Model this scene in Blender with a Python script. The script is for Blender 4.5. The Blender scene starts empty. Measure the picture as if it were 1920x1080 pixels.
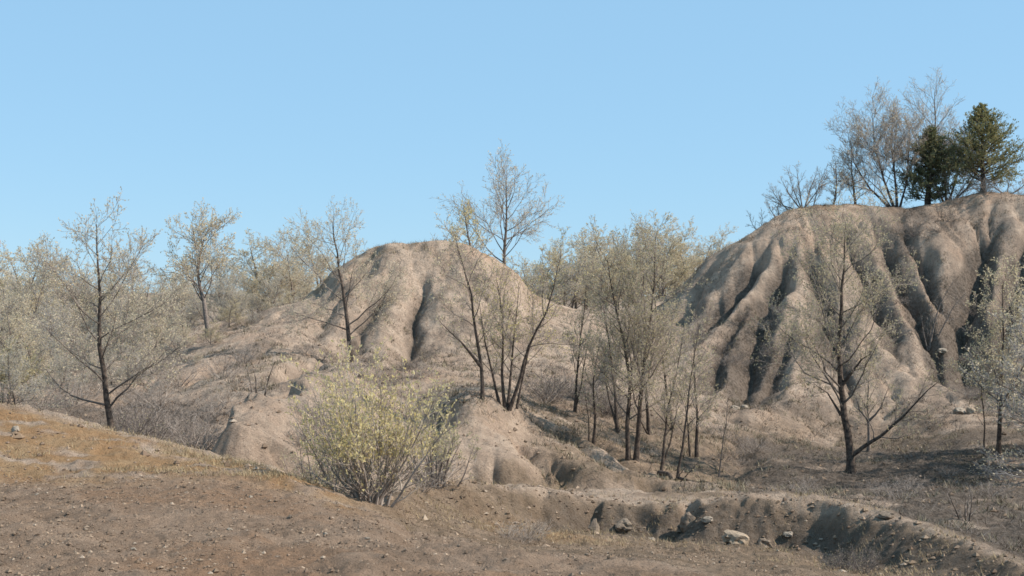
import bpy, bmesh, math, random
import numpy as np
from mathutils import Vector

# ------------------------------------------------------------------ camera, sky, sun, exposure
SC = bpy.context.scene
COL = SC.collection
FPX, HORIZON = 2637.0, 620.0          # focal length in photograph pixels, row of the horizon
cam_d = bpy.data.cameras.new('camera')
cam_d.sensor_width = 36.0
cam_d.lens = 36.0 * FPX / 1920.0
cam_d.shift_y = (HORIZON - 540.0) / 1920.0
cam_d.clip_start, cam_d.clip_end = 0.1, 3000.0
cam = bpy.data.objects.new('camera', cam_d)
cam.location = (0, 0, 0)
cam.rotation_euler = (math.radians(90), 0, 0)
COL.objects.link(cam)
SC.camera = cam

SUN_EL, SUN_BACK = math.radians(42), math.radians(-8)      # sun stands to the right
sun_dir = Vector((math.cos(SUN_EL) * math.cos(SUN_BACK), math.cos(SUN_EL) * math.sin(SUN_BACK), math.sin(SUN_EL)))
world = bpy.data.worlds.new('World')
SC.world = world
world.use_nodes = True
wn, wl = world.node_tree.nodes, world.node_tree.links
wn.clear()
sky = wn.new('ShaderNodeTexSky')
sky.sky_type = 'NISHITA'
sky.sun_disc = False
sky.sun_elevation = SUN_EL
sky.sun_rotation = math.atan2(sun_dir.x, sun_dir.y)
sky.altitude = 300.0
sky.air_density = 1.0
sky.dust_density = 0.15
sky.ozone_density = 3.0
bg = wn.new('ShaderNodeBackground')
bg.inputs['Strength'].default_value = 0.112
wo = wn.new('ShaderNodeOutputWorld')
air = wn.new('ShaderNodeMix'); air.data_type = 'RGBA'        # clear pale spring air over the whole dome
air.inputs[0].default_value = 0.72
air.inputs[7].default_value = (2.2, 4.05, 5.75, 1)
wl.new(sky.outputs[0], air.inputs[6])
wl.new(air.outputs[2], bg.inputs['Color'])
wl.new(bg.outputs[0], wo.inputs['Surface'])

sun_d = bpy.data.lights.new('sun', 'SUN')
sun_d.energy = 4.6
sun_d.angle = math.radians(0.55)
sun_d.color = (1.0, 0.93, 0.84)
sun = bpy.data.objects.new('sun', sun_d)
sun.rotation_euler = sun_dir.to_track_quat('Z', 'Y').to_euler()
COL.objects.link(sun)

SC.view_settings.view_transform = 'Standard'
SC.view_settings.look = 'None'
SC.view_settings.exposure = 0.5
SC.view_settings.gamma = 1.0
SC.render.engine = 'CYCLES'
SC.cycles.max_bounces = 5
SC.cycles.diffuse_bounces = 3
SC.cycles.transparent_max_bounces = 4
SC.cycles.pixel_filter_type = 'BLACKMAN_HARRIS'
SC.cycles.filter_width = 1.6

# ------------------------------------------------------------------ helpers
def tag(o, label=None, cat=None, group=None, kind=None):
    if label: o['label'] = label
    if cat: o['category'] = cat
    if group: o['group'] = group
    if kind: o['kind'] = kind
    return o

def link(name, data, parent=None, loc=None):
    o = bpy.data.objects.new(name, data)
    COL.objects.link(o)
    if parent: o.parent = parent
    if loc is not None: o.location = loc
    return o

def mesh_from(name, verts, faces, mats=(), smooth=True, matidx=None):
    """verts (N,3); faces: (M,3) or (M,4) integer array."""
    verts = np.asarray(verts, np.float32)
    faces = np.asarray(faces, np.int32)
    me = bpy.data.meshes.new(name)
    k = faces.shape[1]
    me.vertices.add(len(verts)); me.vertices.foreach_set('co', verts.ravel())
    me.loops.add(faces.size); me.loops.foreach_set('vertex_index', faces.ravel())
    me.polygons.add(len(faces))
    me.polygons.foreach_set('loop_start', np.arange(0, faces.size, k, dtype=np.int32))
    me.polygons.foreach_set('loop_total', np.full(len(faces), k, np.int32))
    me.polygons.foreach_set('use_smooth', np.full(len(faces), smooth))
    for m in mats: me.materials.append(m)
    if matidx is not None: me.polygons.foreach_set('material_index', np.asarray(matidx, np.int32))
    me.update(calc_edges=True)
    return me

# --- numpy noise
def _hash(ix, iy, seed):
    h = (ix.astype(np.int64) * 374761393 + iy.astype(np.int64) * 668265263 + seed * 1442695041) & 0xFFFFFFFF
    h = ((h ^ (h >> 13)) * 1274126177) & 0xFFFFFFFF
    h = h ^ (h >> 16)
    return (h & 0xFFFFFF) / float(0xFFFFFF)

def vnoise(x, y, seed=0):
    ix, iy = np.floor(x), np.floor(y)
    fx, fy = x - ix, y - iy
    fx = fx * fx * fx * (fx * (fx * 6 - 15) + 10); fy = fy * fy * fy * (fy * (fy * 6 - 15) + 10)
    ix = ix.astype(np.int64); iy = iy.astype(np.int64)
    a = _hash(ix, iy, seed); b = _hash(ix + 1, iy, seed); c = _hash(ix, iy + 1, seed); d = _hash(ix + 1, iy + 1, seed)
    return (a + (b - a) * fx + (c - a) * fy + (a - b - c + d) * fx * fy) * 2 - 1

def fbm(x, y, seed=0, octv=4, gain=0.5):
    s, a, f = 0.0, 1.0, 1.0
    for o in range(octv):
        s = s + a * vnoise(x * f + 17.3 * o, y * f - 9.1 * o, seed + o)
        a *= gain; f *= 2.03
    return s

def sstep(a, b, x):
    t = np.clip((x - a) / (b - a), 0, 1)
    return t * t * (3 - 2 * t)

def pchip_slopes(X, Z):
    h = X[1:] - X[:-1]; d = (Z[1:] - Z[:-1]) / h
    m = np.zeros_like(Z)
    m[0], m[-1] = d[0], d[-1]
    w1 = 2 * h[1:] + h[:-1]; w2 = h[1:] + 2 * h[:-1]
    a, b = d[:-1], d[1:]
    ok = a * b > 0
    with np.errstate(divide='ignore', invalid='ignore'):
        hm = (w1 + w2) / (w1 / a + w2 / b)
    m[1:-1] = np.where(ok, hm, 0.0)
    return m

def pchip(X, Z, q):
    X = np.asarray(X, float); Z = np.asarray(Z, float)
    m = pchip_slopes(X, Z)
    q = np.clip(q, X[0], X[-1])
    i = np.clip(np.searchsorted(X, q) - 1, 0, len(X) - 2)
    h = X[i + 1] - X[i]; t = (q - X[i]) / h
    return ((2*t**3 - 3*t**2 + 1) * Z[i] + (t**3 - 2*t**2 + t) * h * m[i] + (-2*t**3 + 3*t**2) * Z[i+1] + (t**3 - t**2) * h * m[i+1])

# ------------------------------------------------------------------ the land: sections through the valley
# each section: bearing (as photograph column), then (distance m, row it shows at) for the same nine feature lines
# B gravel, C foot of bank, D brow / rim, E hollow behind it, E2 second bank, F mound or flat, G foot, H toe of hill, I mid slope, J crest ; K height behind the crest
SECT = [
 (-500, (10,1040),(16,860),(22,690),(27,740),(30,740),(34,735),(42,715),(50,690),(58,665),(66,650), -0.6),
 (0,    (10,1075),(16.5,892),(22,757),(27,805),(30,795),(34,775),(42,735),(50,700),(58,675),(66,655), -0.6),
 (150,  (10,1078),(17,893),(21.7,791),(26,828),(30,805),(34,770),(42,725),(50,690),(58,665),(66,650), -0.5),
 (300,  (10,1080),(17.2,892),(21,829),(26,856),(29.5,830),(33,790),(41,715),(48,665),(55,635),(62,625), -0.2),
 (440,  (10,1082),(17.5,897),(20,860),(23,892),(27,850),(30.5,800),(38,715),(44,660),(51,622),(57,605), 0.0),
 (540,  (10,1085),(17,917),(19.3,893),(22,928),(26,870),(30.5,800),(38,700),(44.5,655),(50,605),(55.5,578), 0.2),
 (600,  (10,1086),(16.5,937),(18.7,922),(22,962),(26,880),(30.5,810),(38,700),(45,660),(51,595),(55.5,548), 0.4),
 (640,  (10,1087),(16.2,950),(18.3,938),(22,965),(26,890),(30.5,815),(38,702),(46,662),(51,575),(55.3,512), 0.5),
 (690,  (10,1088),(16,963),(18.4,951),(22,965),(26,890),(30.5,820),(38,705),(47,664),(51.5,558),(55.2,476), 0.6),
 (740,  (10,1090),(17.5,968),(20.3,930),(23.5,950),(26.5,890),(30.5,825),(38,705),(47.5,665),(51.5,555),(55,454), 0.6),
 (800,  (10,1092),(20.5,958),(22.5,908),(25.5,930),(27.4,880),(30.5,822),(38,705),(47.5,665),(51.5,558),(55,449), 0.6),
 (860,  (10,1096),(21.3,968),(23,911),(26.5,926),(28,868),(30.8,765),(38,712),(47.5,667),(51.5,562),(55,460), 0.6),
 (900,  (10,1100),(21.5,977),(23.2,914),(27,923),(28.3,863),(31,750),(38,716),(47.5,668),(51.5,567),(55.2,478), 0.6),
 (950,  (10,1104),(21.8,985),(23.4,917),(27.2,921),(28.5,862),(31.4,770),(38,732),(47.5,670),(52,585),(55.8,506), 0.6),
 (1000, (10,1108),(22,991),(23.6,920),(27.5,921),(28.8,866),(32,822),(39,748),(47.5,675),(52.5,607),(57,560), 0.7),
 (1100, (9.8,1120),(22.3,993),(24,925),(28,923),(29.2,875),(34,824),(41,748),(48,682),(53,628),(59,588), 0.7),
 (1180, (9.6,1130),(22.2,996),(24,929),(27.6,930),(29.4,889),(34,850),(40.5,770),(47,695),(53,628),(60,572), 0.9),
 (1250, (9.5,1140),(22,999),(23.8,932),(27,936),(29.2,901),(34,869),(40.5,795),(47,712),(53,628),(60.5,552), 1.1),
 (1320, (9.4,1150),(21.8,1001),(23.3,932),(27,928),(29.5,911),(35,876),(42,798),(47,715),(52.5,598),(58.5,488), 2.0),
 (1400, (9.3,1165),(21.3,1006),(23,927),(26,931),(29,916),(35,873),(42.5,798),(47.5,702),(52.5,563),(57.5,440), 3.4),
 (1480, (9.2,1180),(20.8,1014),(22.6,928),(26,936),(29,922),(35,880),(43,815),(47.8,715),(52.5,552),(57.8,396), 4.6),
 (1520, (9.2,1190),(20.5,1020),(22.4,930),(26,937),(29,923),(35,883),(43.3,824),(48,718),(52.6,550),(58,387), 5.0),
 (1600, (9.1,1205),(19.3,1052),(21.5,945),(25,951),(29,928),(35,886),(43.5,832),(48,720),(53,550),(58.3,380), 5.4),
 (1700, (9,1225),(18,1064),(20,975),(24,967),(29,926),(35,882),(43.3,826),(48,717),(53,552),(58.3,392), 5.2),
 (1760, (9,1237),(17.3,1073),(18.9,997),(23.4,979),(29,923),(35.2,879),(43.1,812),(48,708),(53,546),(58.4,384), 5.5),
 (1800, (9,1245),(16.8,1080),(18.2,1012),(23,987),(29,922),(35.3,877),(43,803),(48,702),(53,542),(58.5,372), 5.8),
 (1850, (9,1253),(16,1096),(17.4,1035),(22.6,994),(29,924),(35.6,872),(43,798),(48.2,698),(53.2,538),(58.5,361), 6.0),
 (1920, (9,1265),(15,1118),(16.3,1065),(22,1002),(29,926),(36,866),(43,792),(48.5,692),(53.5,532),(58.5,368), 6.0),
 (2500, (8.5,1350),(12,1230),(13,1180),(20,1015),(29,920),(37,850),(44,770),(50,650),(56,480),(62,340), 6.6),
]
NK = 10
def steeper(s_):
    s_ = list(s_); w = min(1.0, max(0.0, (s_[0] - 780) / 120)) * min(1.0, max(0.0, (1640 - s_[0]) / 120))
    c, d, e, e2 = s_[2], s_[3], s_[4], s_[5]
    s_[2] = (c[0] + w * (d[0] - 1.0 - c[0]), c[1] + w * (5 if s_[0] < 1550 else 0))
    w2 = min(1.0, max(0.0, (s_[0] - 780) / 80)) * min(1.0, max(0.0, (1330 - s_[0]) / 120))
    s_[4] = (e[0] + w2 * (e2[0] - .55 - e[0]), e[1])
    return tuple(s_)
SECT = [steeper(s_) for s_ in SECT]
SPX = np.array([s[0] for s in SECT], float)
LUT_U = np.arange(-500, 2501, 4.0)
SY = [np.full_like(LUT_U, 3.0)]
SZ = [pchip(SPX, np.linspace(-1.5, -2.1, len(SPX)), LUT_U)]
for k in range(NK):
    yy = np.array([s[1 + k][0] for s in SECT], float)
    zz = np.array([-(s[1 + k][1] - HORIZON) / FPX * s[1 + k][0] for s in SECT], float)
    SY.append(pchip(SPX, yy, LUT_U)); SZ.append(pchip(SPX, zz, LUT_U))
kz = pchip(SPX, np.array([s[-1] for s in SECT], float), LUT_U)
SY += [SY[NK] + 8.0, np.full_like(LUT_U, 110.0), np.full_like(LUT_U, 420.0)]
SZ += [kz, np.full_like(LUT_U, 2.6), np.full_like(LUT_U, 9.0)]
SY = np.array(SY); SZ = np.array(SZ)

def loft(x, y):
    u = 960 + FPX * x / np.maximum(y, 9.0)
    Y = np.array([np.interp(u, LUT_U, SY[k]) for k in range(len(SY))])
    Z = np.array([np.interp(u, LUT_U, SZ[k]) for k in range(len(SZ))])
    m = pchip_slopes(Y, Z)
    out = np.array(Z[0])
    q = np.clip(y, Y[0], Y[-1])
    for i in range(len(SY) - 1):
        sel = (q >= Y[i]) & (q <= Y[i + 1])
        h = (Y[i + 1] - Y[i])[sel]; t = (q[sel] - Y[i][sel]) / h
        out[sel] = ((2*t**3 - 3*t**2 + 1) * Z[i][sel] + (t**3 - 2*t**2 + t) * h * m[i][sel]
                    + (-2*t**3 + 3*t**2) * Z[i+1][sel] + (t**3 - t**2) * h * m[i+1][sel])
    return out

def line_y(k, x, y):      # distance of feature line k (0 near .. 10 crest) on this bearing
    u = 960 + FPX * x / np.maximum(y, 9.0)
    return np.interp(u, LUT_U, SY[k])

def warped(x, y):
    a = np.clip((y - 12) / 14, 0.12, 1)
    wx = a * (0.30 * fbm(x / 3.1, y / 3.1, 5, 3) + 0.10 * vnoise(x / .55, y / .55, 15))
    nb_ = np.clip((27 - y) / 4, 0, 1) * np.clip((y - 15) / 4, 0, 1)
    wy = a * (0.42 * fbm(x / 2.3, y / 2.8, 9, 3) + 0.16 * vnoise(x / .6, y / .6, 19)) + nb_ * (.11 * fbm(x / .6, y / .8, 29, 4, .65) + .05 * vnoise(x / .16, y / .2, 39))
    return x + wx, y + wy

def ground_ray(px, py, y0=8.0, y1=75.0):
    """where the line of sight through a photograph pixel meets the smooth land"""
    ys = np.linspace(y0, y1, 1500)
    xs = (px - 960) / FPX * ys
    zs = -(py - HORIZON) / FPX * ys
    g = loft(xs, ys)
    hit = np.nonzero(g >= zs)[0]
    i = hit[0] if len(hit) else len(ys) - 1
    return xs[i], ys[i]

# gullies: (rows of photograph points from top to bottom, depth m, half width m)
GUL = [
 ([(1482,455),(1462,510),(1428,575),(1412,640),(1398,700),(1380,775)], .95, 1.35, 43),
 ([(1492,600),(1462,655),(1424,712),(1384,772)], .62, 1.05, 43),
 ([(1440,455),(1400,505),(1345,570),(1285,640)], .60, 1.2, 43),
 ([(1412,525),(1384,590),(1345,670),(1318,740)], .55, 1.1, 43),
 ([(1505,440),(1530,500),(1556,580),(1560,650),(1600,730)], .75, 1.15, 43),
 ([(1570,405),(1625,500),(1668,590),(1690,690)], .58, 1.1, 43),
 ([(1630,405),(1700,520),(1752,620),(1785,720)], .78, 1.2, 43),
 ([(1690,430),(1742,500),(1790,590),(1812,680)], .48, .95, 43),
 ([(1880,400),(1838,480),(1806,560),(1808,650),(1834,745)], 1.15, 1.7, 43),
 ([(1945,420),(1905,500),(1885,580),(1880,670)], .7, 1.2, 43),
 ([(1990,400),(1970,500),(1950,620)], .7, 1.2, 43),
 ([(1640,600),(1630,660),(1645,720)], .25, .7, 43),
 ([(1350,480),(1310,540),(1285,600)], .30, .8, 43),
 ([(800,490),(786,545),(774,610),(735,690)], .42, .95, 40),
 ([(735,500),(706,560),(672,620),(620,680)], .38, .95, 40),
 ([(850,470),(890,530),(920,600),(925,660)], .18, .8, 40),
 ([(655,540),(610,600),(560,650)], .22, .8, 40),
 ([(545,735),(530,800),(518,872)], .55, .50, 20),
 ([(496,752),(456,806),(428,852)], .5, .6, 22),
 ([(1000,790),(1080,832),(1200,892)], .28, .6, 26),
 ([(965,800),(1008,855),(1046,905)], .28, .5, 26),
 ([(1060,800),(1150,845),(1260,895)], .22, .6, 28),
 ([(430,662),(330,700),(250,735),(170,768)], .45, .8, 30),
 ([(520,640),(420,690),(330,742)], .35, .7, 30),
 ([(640,672),(570,690),(500,722)], .45, .7, 31),
 ([(1130,640),(1120,680),(1090,720)], .4, .9, 38),
 ([(1030,850),(1050,880),(1062,912)], .35, .45, 26),
 ([(930,850),(936,880),(938,915)], .5, .40, 26),
 ([(880,845),(882,880),(880,912)], .3, .35, 26),
 ([(1150,868),(1168,890),(1175,920)], .3, .5, 26),
 ([(1400,800),(1385,850),(1400,900)], .3, 1.0, 26),
]
GPATH = []
for pts, dep, wid, y0 in GUL:
    P = [ground_ray(a, b, y0) for a, b in pts]
    # densify with a smooth curve
    t = np.arange(len(P)); q = np.linspace(0, len(P) - 1, (len(P) - 1) * 4 + 1)
    X = pchip(t, [p[0] for p in P], q); Y = pchip(t, [p[1] for p in P], q)
    GPATH.append((X, Y, dep, wid))
# notches worn into the foreground bank: column, depth, half width
for px, dep, wid in ((1104, .20, .36), (1276, .22, .38), (1474, .10, .40), (1010, .15, .6), (1585, .15, .95)):
    u = np.array([float(px)])
    yc = np.interp(u, LUT_U, SY[2])[0]; yd = np.interp(u, LUT_U, SY[3])[0]
    ys = np.linspace(yd + .1, yc - .1, 5)
    GPATH.append(((px - 960) / FPX * ys + 0.14 * np.array([1, .6, 0, -.5, -.6]), ys, dep, wid))

def seg_dist(x, y, X, Y):
    best = np.full(x.shape, 1e9); tt = np.zeros(x.shape); n = len(X) - 1
    for i in range(n):
        dx, dy = X[i+1] - X[i], Y[i+1] - Y[i]
        t = np.clip(((x - X[i]) * dx + (y - Y[i]) * dy) / (dx*dx + dy*dy + 1e-9), 0, 1)
        d = np.hypot(x - X[i] - t * dx, y - Y[i] - t * dy)
        m = d < best
        best[m] = d[m]; tt[m] = ((i + t) / n)[m]
    return best, tt

def gullies(x, y):
    out = np.zeros(x.shape)
    for gi, (X, Y, dep, wid) in enumerate(GPATH):
        r = wid + .5
        sel = (x > X.min() - r) & (x < X.max() + r) & (y > Y.min() - r) & (y < Y.max() + r)
        if not sel.any(): continue
        xs, ys = x[sel], y[sel]
        amp = min(.13, wid * .3)
        nsx = amp * fbm(xs / .9, ys / .9, 60 + gi, 3); nsy = amp * fbm(xs / .9, ys / .9, 90 + gi, 3); xs = xs + nsx; ys = ys + nsy
        d, t = seg_dist(xs, ys, X, Y)
        w = wid * (0.35 + 0.8 * t)
        q = np.clip(1 - d / w, 0, 1)
        v = 1.3 * dep * q * (.75 + .25 * q) * sstep(-.05, .33, t) * (1 - .75 * sstep(.7, 1.0, t))
        out[sel] = np.maximum(out[sel], v)
    return out

# a clod-like spur left of the shrub: crest points, steep to the left and gentler to the right
SPUR = [(458,806,23.0),(490,730,25.6),(548,712,29.5),(640,694,35.0)]
SPX_ = [((a - 960) / FPX * c, c, -(b - HORIZON) / FPX * c) for a, b, c in SPUR]
def spur(x, y, z):
    X = np.array([p[0] for p in SPX_]); Y = np.array([p[1] for p in SPX_]); Z = np.array([p[2] for p in SPX_])
    sel = (x > X.min() - 3) & (x < X.max() + 4) & (y > Y.min() - 2) & (y < Y.max() + 2)
    xs = x[sel] + .15 * fbm(x[sel] / .9, y[sel] / .9, 71, 3); ys = y[sel] + .15 * fbm(x[sel] / .9, y[sel] / .9, 75, 3)
    d, t = seg_dist(xs, ys, X, Y)
    zt = np.interp(t * 3, [0, 1, 2, 3], Z)
    xc = np.interp(t * 3, [0, 1, 2, 3], X)
    left = xs < xc
    end = t <= 0.001
    sl = np.where(left, 2.8, 0.62)
    sl = np.where(end, 1.5, sl)
    d = np.maximum(d - .18, 0)
    top = zt - sl * d * d / (d + .12)
    a, b = z[sel], top
    k = .12
    h = np.clip(.5 + .5 * (b - a) / k, 0, 1)
    z[sel] = a + (b - a) * h + k * h * (1 - h)
    return z

# rills: noise dragged along the downhill direction
RX0, RX1, RY0, RY1, RD = -32.0, 34.0, 14.0, 68.0, 0.125
gx = np.arange(RX0, RX1, RD); gy = np.arange(RY0, RY1, RD)
GX, GY = np.meshgrid(gx, gy)
def big(x, y):
    wx, wy = warped(x, y)
    z = loft(wx, wy)
    z = spur(x, y, z)
    return z - gullies(x, y)
base = big(GX.ravel(), GY.ravel()).reshape(GX.shape)
sm = base.copy()
for _ in range(3):
    p = np.pad(sm, 1, mode='edge')
    sm = (p[1:-1, 1:-1] * 2 + p[:-2, 1:-1] + p[2:, 1:-1] + p[1:-1, :-2] + p[1:-1, 2:]) / 6
gyv, gxv = np.gradient(sm, RD)
slope = np.hypot(gxv, gyv)
def bil(A, x, y):
    fx = np.clip((x - RX0) / RD, 0, A.shape[1] - 1.001); fy = np.clip((y - RY0) / RD, 0, A.shape[0] - 1.001)
    i = fx.astype(int); j = fy.astype(int); a = fx - i; b = fy - j
    return (A[j, i] * (1-a) + A[j, i+1] * a) * (1-b) + (A[j+1, i] * (1-a) + A[j+1, i+1] * a) * b
nx, ny = gxv / (slope + 1e-6), gyv / (slope + 1e-6)
rill = np.zeros_like(base); wsum = 0
for sgn in (1, -1):
    X, Y = GX.copy(), GY.copy()
    for st_ in range(20):
        w = 1 - st_ / 20
        n1 = vnoise(X / .30, Y / .30, 33); n2 = vnoise(X / .75, Y / .75, 44)
        rill += w * (n1 * 1.0 + n2 * 1.3); wsum += w
        X = X + sgn * bil(nx, X, Y) * .2; Y = Y + sgn * bil(ny, X, Y) * .2
rill /= wsum
rill = rill / (rill.std() + 1e-6)
ridged = -np.abs(rill) + .8
RILL = (ridged * .6 + rill * .4) * np.clip((slope - .12) / .5, 0, 1)
GULLY_CUT = gullies(GX.ravel(), GY.ravel()).reshape(GX.shape)
SLOPE = slope

def erode(H, mask, steps, K):
    ny_, nx_ = H.shape
    offs = [(-1, 0, 1.), (1, 0, 1.), (0, -1, 1.), (0, 1, 1.), (-1, -1, 1.414), (-1, 1, 1.414), (1, -1, 1.414), (1, 1, 1.414)]
    ids = np.arange(H.size).reshape(H.shape)
    for _ in range(steps):
        P = np.pad(H, 1, mode='edge'); I = np.pad(ids, 1, mode='edge')
        best = np.zeros_like(H); rec = ids.copy()
        for dj, di, dl in offs:
            sl = (H - P[1 + dj:1 + dj + ny_, 1 + di:1 + di + nx_]) / (dl * RD)
            m = sl > best
            best[m] = sl[m]; rec[m] = I[1 + dj:1 + dj + ny_, 1 + di:1 + di + nx_][m]
        order = np.argsort(-H, axis=None).tolist(); rc = rec.ravel().tolist(); A = [1.0] * H.size
        for c in order:
            t = rc[c]
            if t != c: A[t] += A[c]
        A = np.minimum(np.array(A).reshape(H.shape), 500.)
        cut = K * np.sqrt(A) * np.minimum(best, 1.1) * mask
        H = H - np.minimum(cut, .06)
        P = np.pad(H, 1, mode='edge')
        lap = P[:-2, 1:-1] + P[2:, 1:-1] + P[1:-1, :-2] + P[1:-1, 2:] - 4 * H
        H = H + .03 * lap * mask
    return H
CJ = line_y(10, GX.ravel(), GY.ravel()).reshape(GX.shape)
CH = line_y(8, GX.ravel(), GY.ravel()).reshape(GX.shape); CU = 960 + FPX * GX / GY
EM = sstep(23, 27, GY) * (.40 + .60 * sstep(-2.5, .8, GY - CH)) * (1 - sstep(-2.2, .6, GY - CJ))
EM *= (1 - .55 * sstep(450, 600, CU) * (1 - sstep(1000, 1100, CU)) * (GY > 40)) * (.55 + .45 * sstep(-.4, .5, fbm(GX / 2.6, GY / 2.6, 251, 2)))
start = base + .05 * fbm(GX / .5, GY / .5, 211, 4, .65) + .10 * fbm(GX / 1.7, GY / 1.7, 221, 3)
EROD = erode(start, EM, 13, .0046) - start + EM * (start - base) * .9

def height(x, y, fine=True):
    x = np.asarray(x, float); y = np.asarray(y, float)
    z = big(x, y)
    inside = (x > RX0) & (x < RX1) & (y > RY0) & (y < RY1)
    far = np.clip((y - 17) / 12, 0, 1)
    z = z + np.where(inside, bil(EROD, x, y), 0)
    z = z + np.where(inside, .55 * bil(RILL, x, y) * (.045 + (.15 - .06 * sstep(44, 50, y)) * far * (.35 + .65 * sstep(-.35, .5, fbm(x / 2.2, y / 2.2, 181, 2)))), 0)
    z = z + .10 * fbm(x / 4.0, y / 4.0, 101, 3) * np.clip((y - 13) / 8, .25, 1)
    near = np.clip((19 - y) / 4, 0, 1)
    z = z + near * (.05 * fbm(x / 1.3 + y * .25, y / 2.4, 191, 3) - .035 * np.abs(fbm(x / .7 - y * .5, y / 2.0, 195, 2)))
    if fine:
        z = z + (.030 + .012 * far) * fbm(x / .40, y / .40, 131, 4, .65) + .014 * fbm(x / .12, y / .12, 151, 2) * np.clip((50 - y) / 25, 0, 1)
    return z

def at(px, dist):
    x = (px - 960) / FPX * dist
    return Vector((x, dist, float(height(np.array([x]), np.array([dist]))[0])))

# ------------------------------------------------------------------ materials
def nt(name):
    m = bpy.data.materials.new(name); m.use_nodes = True
    n = m.node_tree.nodes; l = m.node_tree.links
    b = n['Principled BSDF']
    b.inputs['Roughness'].default_value = 1.0
    b.inputs['Specular IOR Level'].default_value = .04
    return m, n, l, b

def mixc(n, l, fac, a, b, mode='MIX'):
    x = n.new('ShaderNodeMix'); x.data_type = 'RGBA'; x.blend_type = mode
    for sock, v in ((x.inputs[0], fac), (x.inputs[6], a), (x.inputs[7], b)):
        if hasattr(v, 'is_output') or isinstance(v, bpy.types.NodeSocket): l.new(v, sock)
        elif isinstance(v, (int, float)): sock.default_value = v
        else: sock.default_value = (*v, 1)
    return x.outputs[2]

def noise(n, l, co, scale, detail=6, rough=.6, stretch=None):
    t = n.new('ShaderNodeTexNoise'); t.inputs['Scale'].default_value = scale
    t.inputs['Detail'].default_value = detail; t.inputs['Roughness'].default_value = rough
    l.new(co, t.inputs['Vector'])
    return t.outputs['Fac']

def ramp(n, l, v, a, b):
    r = n.new('ShaderNodeMapRange'); r.inputs[1].default_value = a; r.inputs[2].default_value = b
    r.interpolation_type = 'SMOOTHSTEP'
    l.new(v, r.inputs[0])
    return r.outputs[0]

def mulv(n, l, a, b):
    x = n.new('ShaderNodeMath'); x.operation = 'MULTIPLY'
    for s, v in ((x.inputs[0], a), (x.inputs[1], b)):
        if isinstance(v, (int, float)): s.default_value = v
        else: l.new(v, s)
    return x.outputs[0]

def soil_material():
    m, n, l, b = nt('eroded_soil')
    tc = n.new('ShaderNodeTexCoord'); co = tc.outputs['Object']
    at_ = n.new('ShaderNodeAttribute'); at_.attribute_name = 'zone'
    sp = n.new('ShaderNodeSeparateColor'); l.new(at_.outputs['Color'], sp.inputs[0])
    gravel, orange, litter = sp.outputs[0], sp.outputs[1], sp.outputs[2]  # third channel carries litter and the painted tree shade
    big_ = noise(n, l, co, .35, 5, .6); mid = noise(n, l, co, 1.7, 7, .65); fine = noise(n, l, co, 9.0, 6, .7); grit = noise(n, l, co, 34.0, 4, .75)
    tan = mixc(n, l, ramp(n, l, mid, .35, .68), (.355, .262, .195), (.495, .376, .284))
    tan = mixc(n, l, mulv(n, l, ramp(n, l, big_, .5, .7), .7), tan, (.45, .31, .22))
    mott = noise(n, l, co, 4.2, 8, .75)
    tan = mixc(n, l, mulv(n, l, ramp(n, l, mott, .50, .62), .55), tan, (.25, .195, .148))
    tan = mixc(n, l, mulv(n, l, ramp(n, l, fine, .52, .66), .42), tan, (.19, .15, .115))
    grav = mixc(n, l, ramp(n, l, mid, .35, .65), (.255, .178, .124), (.335, .24, .172))
    grav = mixc(n, l, ramp(n, l, big_, .48, .62), grav, (.29, .185, .118))
    grav = mixc(n, l, mulv(n, l, ramp(n, l, fine, .5, .64), .35), grav, (.17, .122, .088))
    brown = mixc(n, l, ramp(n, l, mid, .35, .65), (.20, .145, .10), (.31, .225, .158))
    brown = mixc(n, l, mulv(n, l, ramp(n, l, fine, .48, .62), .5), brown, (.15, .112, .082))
    org = mixc(n, l, ramp(n, l, mid, .35, .7), (.33, .19, .092), (.37, .245, .135))
    litter_shade = mixc(n, l, ramp(n, l, fine, .38, .62), (.07, .057, .048), (.17, .138, .112))  # litter tone, taken darker to paint tree shade over the right flat
    c = mixc(n, l, gravel, tan, grav)
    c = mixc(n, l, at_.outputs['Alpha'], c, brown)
    c = mixc(n, l, orange, c, org)
    c = mixc(n, l, litter, c, litter_shade)
    # grit: pale and dark crumbs
    c = mixc(n, l, mulv(n, l, ramp(n, l, grit, .58, .70), .55), c, (.13, .095, .07))
    c = mixc(n, l, mulv(n, l, ramp(n, l, grit, .40, .28), .45), c, (.52, .42, .32))
    l.new(c, b.inputs['Base Color'])
    bp = n.new('ShaderNodeBump'); bp.inputs['Distance'].default_value = .10; bp.inputs['Strength'].default_value = 1.0
    bp2 = n.new('ShaderNodeBump'); bp2.inputs['Distance'].default_value = .03; bp2.inputs['Strength'].default_value = 1.0
    l.new(fine, bp.inputs['Height']); l.new(grit, bp2.inputs['Height']); l.new(bp.outputs[0], bp2.inputs['Normal'])
    l.new(bp2.outputs[0], b.inputs['Normal'])
    return m

def bark(name, c1, c2, scale=14):
    m, n, l, b = nt(name)
    tc = n.new('ShaderNodeTexCoord')
    f = noise(n, l, tc.outputs['Object'], scale, 4, .7)
    l.new(mixc(n, l, ramp(n, l, f, .35, .65), c1, c2), b.inputs['Base Color'])
    return m

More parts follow.
